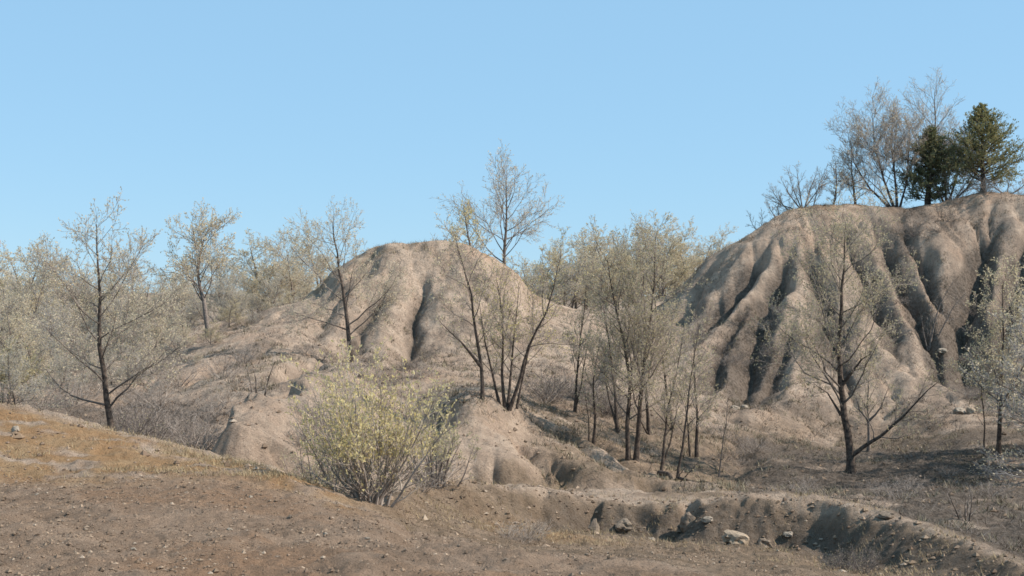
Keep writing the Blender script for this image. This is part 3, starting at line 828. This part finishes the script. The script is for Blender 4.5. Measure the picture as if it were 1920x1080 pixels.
# --- on the tall hill
vase = params(n=[26, 9, 7, 6, 0], ang=[46, 38, 40, 38], start=[.25, .2, .15, .12], len=[.50, .50, .52, .62], leaf_n=.35, leaf_s=.04, rmin=.0034, shape=lambda t: 1 - .45 * t)
stems_tree('bare_vase_tree', 1682, 59, [
    (.055, [(-10,0,0),(-50,-40,0),(-80,-90,.1),(-92,-150,.1)]), (.060, [(-4,0,0),(-24,-60,.1),(-40,-120,.2),(-44,-190,.3)]),
    (.060, [(0,0,0),(-2,-70,.2),(-8,-130,.3),(-4,-180,.3)]), (.05, [(4,0,0),(20,-50,.2),(26,-110,.3),(30,-170,.4)]), (.04, [(-6,0,.1),(-36,-36,-.3),(-66,-60,-.5)])],
    vase, 41, (BARK, TWIG, LEAF_PALE), 'bare many stemmed tree spreading like a vase on the hilltop')
simple_tree('bare_tall_tree', 1742, 60.5, 150, params(n=[22, 9, 7, 6, 0], ang=[46, 38, 40, 38], start=[.35, .2, .15, .12], len=[.58, .50, .52, .62], leaf_n=.4, leaf_s=.04, rmin=.0034, shape=lambda t: .9 - .5 * t),
    42, (BARK_GREY, TWIG, LEAF_PALE), 'tallest bare tree on the hilltop, behind the dark evergreen', .09)
simple_tree('bare_shrub_tree', 1562, 58.8, 282, params(n=[22, 9, 7, 6, 0], ang=[60, 40, 40, 38], start=[.1, .2, .15, .12], len=[.5, .5, .5, .55], leaf_n=.2, rmin=.0034), 43, (BARK_GREY, TWIG, LEAF_PALE),
    'low bare tree on the hilltop beside the vase shaped tree', .05)
stems_tree('bare_shrub', 1505, 58.2, [(.03, [(0,0,0),(-14,-40,.3),(-26,-84,.4)]), (.03, [(0,0,0),(22,-34,-.2),(44,-66,-.3)]), (.03, [(-20,4,.2),(-44,-24,.3),(-60,-50,.3)]), (.03, [(20,0,.2),(30,-40,.3),(50,-90,.3)]), (.035, [(0,0,0),(-24,-30,0),(-40,-60,0)]), (.035, [(0,0,0),(-4,-40,.2),(-10,-90,.2)]), (.035, [(2,0,0),(14,-40,.1),(30,-80,.1)]), (.03, [(0,0,.2),(-40,-14,.3),(-70,-30,.3)])],
    params(n=[14, 8, 6, 0], levels=4, ang=[40, 40, 42], start=[.2, .2, .15], len=[.5, .58, .58], leaf_n=.3, rmin=.0034, leaf_from=2), 44, (BARK_GREY, TWIG, LEAF_PALE), 'low bare shrub at the brow of the tall hill', 'shrub')
stems_tree('bare_shrub', 1462, 58.2, [(.025, [(0,0,0),(-16,-20,0),(-26,-42,0)]), (.025, [(0,0,0),(-2,-30,.2),(4,-56,.2)]), (.025, [(2,0,0),(18,-24,.1),(34,-46,.1)]), (.025, [(4,0,0),(30,-10,.2),(56,-26,.3)])],
    params(n=[12, 7, 6, 0], levels=4, ang=[40, 40, 42], start=[.15, .2, .15], len=[.5, .55, .55], leaf_n=.2, rmin=.0034, leaf_from=2), 48, (BARK_GREY, TWIG, LEAF_PALE), 'wispy bare shrub lowest along the brow of the tall hill', 'shrub')
stems_tree('bare_shrub', 1425, 58.6, [(.02, [(0,0,0),(-14,-20,0),(-24,-45,0)]), (.02, [(0,0,0),(6,-25,.2),(4,-50,.2)])],
    params(n=[12, 7, 5, 0], levels=4, ang=[40, 40, 42], start=[.2, .2, .15], len=[.4, .5, .5], leaf_n=0, rmin=.0034), 45, (BARK_GREY, TWIG, LEAF_PALE), 'tiny bare shrub on the falling shoulder of the tall hill', 'shrub')
stems_tree('bare_shrub', 1785, 59.2, [(.03, [(0,0,0),(-30,-20,0),(-50,-50,0)]), (.03, [(0,0,0),(-8,-40,.2),(-10,-80,.2)]), (.03, [(2,0,0),(24,-30,.1),(44,-60,.1)])],
    params(n=[14, 8, 6, 0], levels=4, ang=[40, 40, 42], start=[.15, .2, .15], len=[.5, .5, .5], leaf_n=.2, rmin=.0034, leaf_from=2), 46, (BARK_GREY, TWIG_PALE, LEAF_PALE), 'pale twiggy shrub between the two hilltop evergreens', 'shrub')
stems_tree('bare_shrub', 1888, 59.2, [(.03, [(0,0,0),(-30,-20,0),(-50,-40,0)]), (.03, [(0,0,0),(8,-30,.2),(16,-60,.2)]), (.03, [(2,0,0),(34,-20,.1),(60,-40,.1)])],
    params(n=[14, 8, 6, 0], levels=4, ang=[40, 40, 42], start=[.15, .2, .15], len=[.5, .5, .5], leaf_n=.2, rmin=.0034, leaf_from=2), 47, (BARK_GREY, TWIG_PALE, LEAF_PALE), 'pale twiggy shrub under the cone shaped evergreen', 'shrub')

VT = [o for o in COL.objects if o.name.startswith('bare_vase_tree')][0]
copy_tree(VT, at(1775, 61.5), 2.2, (.95, .95, .72), 'bare many stemmed tree tangled between the two hilltop cedars')
BT = [o for o in COL.objects if o.name.startswith('bare_shrub_tree')][0]
copy_tree(BT, at(1604, 59.4), 4.0, 1.25, 'slim bare tree between the vase shaped tree and the low bare tree')

def cedar(px, dist, top, half, seed, mat, label, bare=.16, ragged=.3, skew=0.0, tip=1.0):
    b, H = rise(px, dist, top)
    k = dist / FPX; pl = Plant(seed); r = pl.r
    pts = [Vector((0, 0, -.1)) + Vector((skew * i / 8, 0, H * 1.0 * i / 8)) + rnd_dir(r) * .02 for i in range(9)]
    pl.tube(0, pts, [.11 * (1 - .9 * i / 8) + .008 for i in range(9)], 7)
    W = half * k
    nb = 120
    for i in range(nb):
        t = bare + (1 - bare) * (i + r.random()) / nb
        f = min(t, .995) * 8; j = int(f); q = pts[j].lerp(pts[j + 1], f - j)
        az = i * 2.4 + r.uniform(-.4, .4)
        ln = W * ((1 - t) ** .95 * 1.02 + .07 * tip) * r.uniform(1 - ragged, 1 + ragged) * (.8 + .2 * min(1, (t - bare) * 8))
        d = Vector((math.cos(az), math.sin(az), .10 + .6 * t)).normalized()
        bp = [q]; n = 4
        for s_ in range(n):
            d = (d + rnd_dir(r) * .12 + UP * .06).normalized(); bp.append(bp[-1] + d * ln / n)
        pl.tube(0, bp, [.018 * (1 - .7 * s_ / n) + .004 for s_ in range(n + 1)], 3)
        ns = int(5 + 13 * ln / W)
        for s_ in range(ns):
            u = .25 + .75 * (s_ + r.random()) / ns
            f = min(u, .99) * n; j = int(f); c = bp[j].lerp(bp[j + 1], f - j)
            sd = (d + rnd_dir(r) * .75 + UP * .35).normalized()
            sl = ln * .26 * r.uniform(.6, 1.2) + .06
            pl.tube(1, [c, c + sd * sl * .5, c + sd * sl + UP * sl * .1], [.004, .003, .002], 3)
            for _ in range(17):
                v = r.random(); w = (sd + rnd_dir(r) * .6 + UP * .2).normalized()
                pl.leaves.append((c + sd * sl * v + rnd_dir(r) * .02, w, r.uniform(.05, .11), .22))
    return finish('cedar_tree', pl, (BARK, TWIG_DARK, mat), label, 'tree', b)
cedar(1842, 59, 200, 92, 51, CEDAR_GREEN, 'cone shaped green cedar on top of the tall hill', .12, .45)
cedar(1738, 59.6, 238, 72, 52, CEDAR_DARK, 'ragged dark cedar on the hilltop, shorter and left of the cone shaped one', .10, .55, .15)

# --- the shrub in the middle foreground
def upright_shrub(name, px, dist, hpx, wpx, ns, seed, mats, label, leafn, leafs, sub=(7, 4), cat='shrub'):
    b = at(px, dist); k = dist / FPX; pl = Plant(seed); r = pl.r
    P = params(levels=4, seg=[7, 4, 2, 1], wig=[.07, .10, .13, .15], up=[.03, .10, .10, .08], n=[sub[0], sub[1], 3, 0], start=[.06, .2, .15], ang=[36, 34, 36], len=[.40, .5, .5],
               leaf_from=2, leaf_n=leafn, leaf_s=leafs, leaf_w=.24, leaf_fwd=.8, leaf_up=.5, rmin=.0022, leaf_z=hpx * k * .27, trunk_levels=1, shape=lambda t: 1.05 - .6 * t, thick=[.55, .6, .7])
    for i in range(ns):
        az = i * 2.4 + r.uniform(-.3, .3); q = (i + .5) / ns
        sp = wpx * .5 * k * math.sqrt(q)
        h = hpx * k * (1 - .5 * q) * r.uniform(.75, 1.05)
        d = Vector((math.cos(az) * sp, math.sin(az) * sp, h * .95))
        root = Vector((math.cos(az), math.sin(az), 0)) * (.10 + .42 * q) * r.random() + Vector((0, 0, -.05))
        grow(pl, P, root, d, d.length, .017 * r.uniform(.7, 1.3), 0)
    return finish(name, pl, mats, label, cat, b)
upright_shrub('leafing_shrub', 698, 18.6, 325, 290, 31, 61, (TWIG, TWIG_PALE, LEAF_SHRUB), 'large yellow green leafing shrub at the edge of the gravel slope', 1.95, .043, (11, 5))
upright_shrub('leafing_shrub', 600, 21.5, 190, 130, 16, 62, (BARK_GREY, TWIG, LEAF_OLIVE), 'low olive shrub in the hollow behind the large yellow green shrub', 1.2, .04)
upright_shrub('leafing_shrub', 815, 22.6, 160, 110, 14, 63, (BARK_GREY, TWIG, LEAF_OLIVE), 'dull leafy shrub between the large yellow shrub and the small mound', 1.5, .045)
upright_shrub('tiny_bare_tree', 487, 26.2, 95, 40, 3, 64, (BARK, TWIG, LEAF_PALE), 'tiny bare tree growing on top of the clod left of the shrub', .1, .03, (5, 3), 'tree')
upright_shrub('bare_bush', 1803, 24.6, 95, 70, 4, 65, (BARK, TWIG, LEAF_PALE), 'small bare bush on the grey flat below the yellow leafing tree', .0, .03, (5, 3))

# --- woodland behind: a few kinds of trees, copied
WOOD = []
wp = [
  params(n=[24, 10, 7, 6, 0], ang=[56, 42, 40, 38], start=[.06, .2, .15, .12], len=[.52, .50, .52, .62], leaf_n=1.15, leaf_s=.056, rmin=.0038, shape=lambda t: 1.0 - .62 * t),
  params(n=[24, 10, 7, 6, 0], ang=[52, 42, 40, 38], start=[.08, .2, .15, .12], len=[.52, .50, .52, .62], leaf_n=.75, leaf_s=.052, rmin=.0038, shape=lambda t: 1.0 - .62 * t),
  params(n=[24, 10, 7, 6, 0], ang=[62, 42, 40, 38], start=[.05, .2, .15, .12], len=[.54, .50, .52, .62], leaf_n=1.15, leaf_s=.056, rmin=.0038, shape=lambda t: .95 - .55 * t),
  params(n=[24, 10, 7, 6, 0], ang=[48, 42, 40, 38], start=[.1, .2, .15, .12], len=[.5, .50, .52, .62], leaf_n=.4, leaf_s=.055, rmin=.0038, shape=lambda t: 1.0 - .62 * t),
]
wm = [(BARK_GREY, TWIG, LEAF_STRAW), (BARK_GREY, TWIG_COOL, LEAF_PALE), (BARK_GREY, TWIG_PALE, LEAF_PALE), (BARK_GREY, TWIG_COOL, LEAF_PALE)]
WKIND = ['yellow budding', 'grey budding', 'pale thickly budding', 'bare grey']
for i in range(4):
    pl = Plant(300 + i)
    grow(pl, wp[i], Vector((0, 0, -.1)), UP, 4.4, .075, 0)
    WOOD.append([pl, None])
rw = random.Random(77)
def wood_tree(kind, px, dist, top, where, group):
    b, H = rise(px, dist, top)
    sc_ = H / 4.75
    w = sc_ * rw.uniform(1.1, 1.45)
    label = '%s tree %s' % (WKIND[kind], where)
    if WOOD[kind][1] is None:
        o = finish('woodland_tree', WOOD[kind][0], wm[kind], label, 'tree', b, group)
        o.scale = (w, w, sc_); o.rotation_euler.z = rw.random() * 6.28
        WOOD[kind][1] = o
    else:
        copy_tree(WOOD[kind][1], b, rw.random() * 6.28, (w, w, sc_), label, group)
GL = 'woodland trees left of the rounded mound'
tops = [(-60,500),(0,455),(40,478),(90,505),(140,520),(200,515),(260,520),(310,525),(360,505),(430,490),(470,470),(520,470),(560,460),(600,455),(640,470)]
def top_left(px): return np.interp(px, [t[0] for t in tops], [t[1] for t in tops])
for row, (dist, drop, step) in enumerate(((78, 0, 58), (68, 14, 58), (59, 45, 62), (50, 85, 66), (42, 130, 72), (36, 180, 80))):
    px = -70 + 20 * row
    lim = (640, 590, 520, 360, 180, 110)[row]
    while px < lim:
        kind = rw.choice([0, 1, 2, 2, 1, 3] if row < 3 else [1, 3, 1, 2])
        where = ('in the woodland at the left picture edge' if px < 110 else 'behind the tall budding tree' if px < 320 else 'in woods between round crowned tree and rounded mound')
        wood_tree(kind, px + rw.uniform(-18, 18), dist + rw.uniform(-2.5, 2.5), top_left(px) - 22 + drop + rw.uniform(-20, 22), where, GL)
        px += step * rw.uniform(.75, 1.2)
for px, dist, top in ((250,46,590),(300,50,560),(345,45,610),(395,47,600),(430,53,560),(470,52,575),(505,54,560),(540,55.5,545),(575,57,520),(450,58,535),(210,41,640),(160,44,600),(280,41,650),(370,41,660)):
    wood_tree(rw.choice([1, 3, 2, 1, 0]), px, dist, top, 'low on the slope beside the rounded mound', GL)
GR = 'woodland trees between the rounded mound and the tall hill'
tr_ = [(985,490),(1040,470),(1090,425),(1140,445),(1190,428),(1235,410),(1290,455),(1330,440),(1370,445)]
def top_right(px): return np.interp(px, [t[0] for t in tr_], [t[1] for t in tr_])
for row, (dist, drop, step) in enumerate(((78, 0, 44), (70, 14, 48), (63, 40, 56))):
    px = 985 + 15 * row
    while px < (1370, 1340, 1290)[row]:
        kind = rw.choice([0, 1, 2, 0, 3])
        where = 'in the woods next to the mound crest' if px < 1100 else 'in the woods filling the gap between the hills'
        wood_tree(kind, px + rw.uniform(-10, 10), dist + rw.uniform(-1.5, 1.5), top_right(px) - 10 + drop + rw.uniform(-14, 18), where, GR)
        px += step * rw.uniform(.8, 1.2)
for px, dist, top, nm in ((1950, 35.5, 520, 'nearest'), (2010, 38.5, 480, 'second'), (2065, 34, 560, 'third'), (2020, 31, 560, 'fourth'), (2120, 37.5, 440, 'fifth')):
    wood_tree(rw.choice([1, 3]), px, dist, top, '%s past the yellow leafing tree' % nm, 'trees past the yellow leafing tree')
upright_shrub('green_bush', 8, 38, 130, 130, 16, 66, (BARK_GREY, TWIG, LEAF_OLIVE), 'yellow green bush at the left picture edge behind the brow', 3.0, .07)

# --- low grey brush
def brush_kind(seed, leafn=0.0):
    pl = Plant(seed); r = pl.r
    P = params(levels=4, seg=[5, 4, 2, 1], wig=[.14, .18, .2, .2], up=[.0, .02, .03, .02], n=[6, 4, 3, 0], start=[.2, .15, .15], ang=[48, 46, 44], len=[.5, .5, .5],
               leaf_from=2, leaf_n=leafn, leaf_s=.03, rmin=.0028, trunk_levels=1, shape=lambda t: 1 - .5 * t)
    for i in range(13):
        az = i * 2.4; q = (i + .5) / 13
        d = Vector((math.cos(az) * (.25 + .8 * q), math.sin(az) * (.25 + .8 * q), .9 - .4 * q)).normalized()
        grow(pl, P, Vector((math.cos(az) * .12 * q, math.sin(az) * .12 * q, -.04)), d, r.uniform(.55, .9), .010, 0)
    return pl
BR = [[brush_kind(401), None, (TWIG, TWIG, LEAF_PALE)], [brush_kind(402, .15), None, (TWIG_DARK, TWIG_DARK, LEAF_OLIVE)], [brush_kind(403), None, (TWIG_PALE, TWIG_PALE, LEAF_PALE)]]
rb = random.Random(5)
def brush(kind, px, dist, size, label, group):
    b = at(px, dist)
    sc_ = (size * rb.uniform(.85, 1.2), size * rb.uniform(.85, 1.2), size * rb.uniform(.7, 1.0))
    if BR[kind][1] is None:
        o = finish('brush_bush', BR[kind][0], BR[kind][2], label, 'bush', b, group); o.scale = sc_; o.rotation_euler.z = rb.random() * 6.28
        BR[kind][1] = o
    else: copy_tree(BR[kind][1], b, rb.random() * 6.28, sc_, label, group)
def patch(kinds, n, pxr, dr, size, label, group):
    for _ in range(n):
        brush(rb.choice(kinds), rb.uniform(*pxr), rb.uniform(*dr), size * rb.uniform(.7, 1.25), label, group)
patch([0, 0, 1], 20, (235, 420), (25, 32), .95, 'grey twiggy bush in the hollow behind the orange brow', 'bushes in the hollow behind the brow')
patch([0, 2], 26, (60, 460), (32, 44), .95, 'grey bush on the low ground under the left woodland', 'bushes under the left woodland')
patch([0, 1], 14, (1020, 1180), (38, 44), .9, 'grey bush on the rise behind the paired tree', 'bushes on the rise behind the paired tree')
patch([1], 7, (1545, 1650), (18.2, 19.6), .42, 'dark bush in the scooped bank under the rim', 'dark bushes in the scooped bank')
patch([2, 0], 5, (945, 1010), (19.6, 20.6), .38, 'pale grey tuft bush on the gravel below the bank', 'tuft bushes below the bank')
patch([0, 0, 2], 9, (1450, 1900), (26, 37), .55, 'low grey bush on the littered flat round the crooked tree', 'bushes on the flat round the crooked tree')
patch([0, 1], 14, (1330, 1440), (37, 42), .6, 'low bush in the gully mouth under the tall hill', 'bushes in the gully mouth')
patch([0, 1], 9, (560, 640), (21, 25), .6, 'grey bush in the hollow left of the large shrub', 'bushes in the hollow by the large shrub')
patch([0, 1], 8, (660, 830), (21.5, 25), .7, 'grey bush in the hollow behind the large shrub', 'bushes behind the large shrub')
patch([0, 1], 9, (1290, 1400), (49, 54), .8, 'grey bush on the shaded shoulder of the tall hill', 'bushes on the shoulder of the tall hill')
patch([0, 2], 8, (1640, 1920), (58, 60), .8, 'grey bush along the top of the tall hill', 'bushes on the hilltop')
patch([0, 1], 8, (560, 800), (36, 44), .6, 'small bush on the slope before the rounded mound', 'bushes before the rounded mound')

patch([0, 1], 7, (1425, 1470), (48.5, 53), .6, 'bush in the dark gully near the middle of the tall hill', 'bushes in the dark hill gully')
patch([0, 1], 8, (1800, 1850), (47, 55), .65, 'bush in the deepest gully of the tall hill', 'bushes in the deepest gully')
patch([0, 1], 10, (1650, 1800), (55, 57.5), .6, 'bush just under the hilltop evergreens', 'bushes under the hilltop evergreens')
patch([0, 2], 8, (1520, 1700), (47, 54), .5, 'small bush on the open face of the tall hill', 'bushes on the hill face')
# ------------------------------------------------------------------ stones
def rock(name, px, dist, wpx, hpx, mat, label, seed, group=None, sink=.36, dpt=1.0, rz=None):
    k = dist / FPX
    bm = bmesh.new(); bmesh.ops.create_icosphere(bm, subdivisions=3, radius=1.0)
    V = np.array([tuple(v.co) for v in bm.verts])
    s1 = fbm(V[:, 0] * 1.1 + seed, V[:, 1] * 1.1 + V[:, 2] * .9, seed, 3) ; s2 = fbm(V[:, 1] * 2.3 - seed, V[:, 2] * 2.3 + V[:, 0] * 1.7, seed + 5, 4, .7)
    V = V * (1 + .26 * s1 + .20 * s2)[:, None]
    rp = np.random.RandomState(seed)
    for _ in range(11):
        nn = rp.normal(size=3); nn /= np.linalg.norm(nn)
        over = np.maximum(V @ nn - rp.uniform(.74, .95), 0)
        V = V - over[:, None] * nn[None] * .92
    V *= np.array([wpx * k / 2, wpx * k / 2 * dpt, hpx * k / 2])
    for v, c in zip(bm.verts, V): v.co = c
    me = bpy.data.meshes.new(name); bm.to_mesh(me); bm.free(); me.materials.append(mat)
    for p in me.polygons: p.use_smooth = False
    b = at(px, dist); b.z += hpx * k * (.5 - sink)
    o = link(name, me, None, b); o.rotation_euler.z = 0 if rz is None else rz
    return tag(o, label, 'rock', group)
def bank(px, off=0.0):      # distance of the foot of the foreground bank on that bearing
    return float(np.interp(px, LUT_U, SY[2])) + off
rock('boulder', 1380, bank(1380, -.5), 58, 36, ROCK_TAN, 'tan boulder with a pale end lying before the bank', 1, sink=.2)
rock('clod', 1290, bank(1290, .25), 32, 44, ROCK_GREY, 'tall grey clod leaning in the bank, left of the tan boulder', 2, sink=.2)
rock('clod', 1112, bank(1112, .25), 26, 44, ROCK_GREY, 'narrow grey clod standing in the bank notch', 3, sink=.2)
rock('clod', 1170, bank(1170, .3), 36, 26, ROCK_GREY, 'squat grey clod beside the narrow clod in the bank', 4, sink=.3)
rock('stone', 1326, bank(1326, .1), 22, 14, ROCK_PALE, 'pale stone at the bank foot between grey clod and tan boulder', 5)
rock('clod', 1432, bank(1432, .0), 34, 30, ROCK_GREY, 'rounded grey clod just past the tan boulder', 6, sink=.35)
rock('stone', 1222, bank(1222, -.2), 16, 10, ROCK_PALE, 'small white stone below the bank', 7)
rock('stone', 1478, bank(1478, .4), 20, 10, ROCK_PALE, 'pale stone jutting from the bank above the dark bushes', 8)
rock('stone', 1662, 20.8, 30, 16, ROCK_GREY, 'dark stone lying on the rim of the bank', 9)
rock('stone', 30, 19.6, 14, 16, ROCK_PALE, 'pale round stone on the orange brow', 10, sink=.1)
rock('stone', 1396, 46.2, 18, 14, ROCK_PALE, 'white stone in the gully of the tall hill', 12)
rock('stone', 1378, 45.2, 20, 12, ROCK_PALE, 'flat white stone in the gully mouth of the tall hill', 13)
rock('boulder', 1800, 45.2, 26, 14, ROCK_PALE, 'pale boulder at the foot of the deep gully', 14)
rock('boulder', 1822, 45.0, 18, 16, ROCK_TAN, 'tan boulder beside the pale one at the deep gully', 15)
rock('boulder', 1850, 35.6, 36, 16, ROCK_GREY, 'dark flat boulder under the yellow leafing tree', 16)
rock('stone', 1768, 50.6, 18, 12, ROCK_PALE, 'pale stone on the ledge by the bare stemmed shrub', 17)
rs_ = random.Random(9)
spots = [(160,990),(430,985),(545,965),(470,930),(118,985),(405,1005),(690,1010),(250,1030),(520,1040),(610,1000),(760,1045),(860,1035),(330,1060),(70,930),(950,1060),(1100,1050),(1700,1045),(1620,1062),(1540,980),(880,995)]
sides = ['left end of', 'middle of']
for i, (a, b_) in enumerate(spots):
    x_, y_ = ground_ray(a, b_, 8.0, 26)
    rock('stone', a, y_, rs_.uniform(8, 13), rs_.uniform(5, 8), rs_.choice([ROCK_GREY, ROCK_GREY, ROCK_TAN, ROCK_PALE]), 'small stone lying loose on the near gravel slope', 30 + i, 'small stones on the near slope', sink=.35, rz=rs_.random() * 6)

def scatter(name, n, pick, size, mat, label, seed, flat=.75):
    """many pebbles in one mesh"""
    rs = np.random.RandomState(seed)
    x, y = pick(rs, n)
    z = height(x, y)
    bv = np.array([(1, 0, 0), (-1, 0, 0), (0, 1, 0), (0, -1, 0), (0, 0, 1), (0, 0, -1)], float)
    bf = np.array([(0, 2, 4), (2, 1, 4), (1, 3, 4), (3, 0, 4), (2, 0, 5), (1, 2, 5), (3, 1, 5), (0, 3, 5)])
    n = len(x)
    sz = size[0] + (size[1] - size[0]) * rs.rand(n) ** 4
    V = bv[None] * (1 + .3 * rs.normal(size=(n, len(bv), 1)).clip(-1, 1))
    V = V * np.stack([sz * rs.uniform(.8, 1.3, n), sz * rs.uniform(.8, 1.3, n), sz * flat * rs.uniform(.6, 1.2, n)], 1)[:, None, :]
    a = rs.rand(n) * 6.28; ca, sa = np.cos(a)[:, None], np.sin(a)[:, None]
    V = np.stack([V[..., 0] * ca - V[..., 1] * sa, V[..., 0] * sa + V[..., 1] * ca, V[..., 2]], -1)
    V += np.stack([x, y, z + sz * .05], 1)[:, None, :]
    Fc = bf[None] + (np.arange(n) * len(bv))[:, None, None]
    me = mesh_from(name, V.reshape(-1, 3), Fc.reshape(-1, 3), (mat,), smooth=False)
    return tag(link(name, me), label, None, None, 'stuff')
def pick_near(rs, n):
    y = 8.5 + 14 * rs.rand(n) ** .8
    x = (rs.rand(n) * 2 - 1) * .40 * y
    yc = line_y(2, x, y); k = (y < yc + .8) & (fbm(x / 1.1, y / 1.1, 500, 3) + rs.normal(size=n) * .4 > -.35)
    return x[k], y[k]
scatter('gravel', 46000, pick_near, (.007, .026), PEBBLE, 'loose gravel strewn over the near slope', 1)
def pick_mid(rs, n):
    y = 18 + 30 * rs.rand(n); x = (rs.rand(n) * 2 - 1) * .38 * y
    k = fbm(x / 1.4, y / 1.4, 520, 3) + rs.normal(size=n) * .4 > .1
    return x[k], y[k]
scatter('rubble', 14000, pick_mid, (.012, .07), PEBBLE, 'scattered clods and rubble on the banks and valley floor', 2)

def pick_bank(rs, n):
    px = rs.uniform(780, 1950, n)
    yc = np.interp(px, LUT_U, SY[2]); yd = np.interp(px, LUT_U, SY[3])
    y = yc - .6 + (yd - yc + 1.0) * rs.rand(n) ** .8
    return (px - 960) / FPX * y, y
scatter('rubble', 1600, pick_bank, (.008, .05), PEBBLE, 'crumbled clods and stones along the foreground bank', 6)
# ------------------------------------------------------------------ dry grass and litter
def blades(name, x, y, length, width, up, mat, label, seed):
    rs = np.random.RandomState(seed); n = len(x)
    z = height(x, y)
    a = rs.rand(n) * 6.28
    d = np.stack([np.cos(a), np.sin(a), up * rs.uniform(.4, 1.6, n)], 1); d /= np.linalg.norm(d, axis=1, keepdims=True)
    L = (length * rs.uniform(.4, 1.3, n))[:, None]; W = (width * rs.uniform(.6, 1.4, n))[:, None]
    sd = np.stack([-np.sin(a), np.cos(a), np.zeros(n)], 1)
    b = np.stack([x, y, z - .005], 1)
    V = np.stack([b - sd * W, b + sd * W, b + d * L], 1).reshape(-1, 3)
    me = mesh_from(name, V, np.arange(len(V)).reshape(-1, 3), (mat,), smooth=False)
    return tag(link(name, me), label, None, None, 'stuff')
rs = np.random.RandomState(8)
def region(n, pxr, k0, o0, k1, o1, thr, sc_=.8, seed=600):
    px = rs.uniform(pxr[0], pxr[1], n); t = rs.rand(n)
    y0 = np.interp(px, LUT_U, SY[k0]) + o0; y1 = np.interp(px, LUT_U, SY[k1]) + o1
    y = y0 + (y1 - y0) * t; x = (px - 960) / FPX * y
    k = fbm(x / sc_, y / sc_, seed, 3) + rs.normal(size=n) * .25 > thr
    return x[k], y[k]
x1, y1 = region(16000, (-100, 620), 2, -.2, 3, .3, .1)
x2, y2 = region(14000, (760, 2000), 2, -2.5, 3, .8, .15)
x3, y3 = region(14000, (800, 1400), 4, -1, 7, 0, .15)
blades('dry_grass', np.concatenate([x1, x2, x3]), np.concatenate([y1, y2, y3]), .11, .004, 1.0, GRASS, 'thin dry grass on the brow and along the bank', 3)
x1, y1 = region(13000, (1380, 2000), 3, 1, 7, 0, -.25)
x2, y2 = region(14000, (120, 440), 3, 1.5, 6, 3, -.2)
x3, y3 = region(12000, (960, 1260), 6, 0, 8, 0, .0)
x4, y4 = region(60000, (1300, 1980), 7, 0, 10, 1, .15, .9)
x5, y5 = region(50000, (200, 1060), 6, 0, 10, 1, .15, .9)
blades('litter', np.concatenate([x1, x2, x3, x4, x5]), np.concatenate([y1, y2, y3, y4, y5]), .22, .006, .55, STICK, 'fallen twigs and dead weeds lying over the ground', 4)

def clumps(nc, nb, pxr, k0, o0, k1, o1, thr):
    x, y = region(nc, pxr, k0, o0, k1, o1, thr, 1.3, 640)
    x = np.repeat(x, nb) + rs.normal(size=len(x) * nb) * .07; y = np.repeat(y, nb) + rs.normal(size=len(y) * nb) * .07
    return x, y
parts = [clumps(1700, 13, (1290, 1980), 7, -2, 10, 1, .25), clumps(2000, 13, (150, 1060), 7, -3, 10, 1, .2), clumps(900, 13, (800, 1400), 4, 0, 7, 0, .1), clumps(700, 13, (1400, 1960), 3, .5, 7, 0, .1)]
blades('weeds', np.concatenate([p[0] for p in parts]), np.concatenate([p[1] for p in parts]), .17, .009, 1.1, WEED, 'low dry weeds in tufts over the hill slopes', 5)

# ------------------------------------------------------------------ labels of look-alikes: count them off from the left
bpy.context.view_layer.update()
ORD = ['first', 'second', 'third', 'fourth', 'fifth', 'sixth', 'seventh', 'eighth', 'ninth', 'tenth']
byl = {}
for o in COL.objects:
    if o.parent is None and o.get('category') and o.get('group'): byl.setdefault(o['label'], []).append(o)
for lab, lst in byl.items():
    lst.sort(key=lambda o: o.location.x / o.location.y)
    if len(lst) < 2 or len(lab.split()) > 13: continue
    runs = [(lst, '')] if len(lst) <= 10 or len(lab.split()) > 11 else [(lst[i * len(lst) // 3:(i + 1) * len(lst) // 3], t) for i, t in enumerate((', left third', ', middle third', ', right third'))]
    for run, t in runs:
        for i, o in enumerate(run):
            o['label'] = lab + t + (', leftmost' if i == 0 else ', rightmost' if i == len(run) - 1 else ', %s from left' % ORD[min(i, 9)])
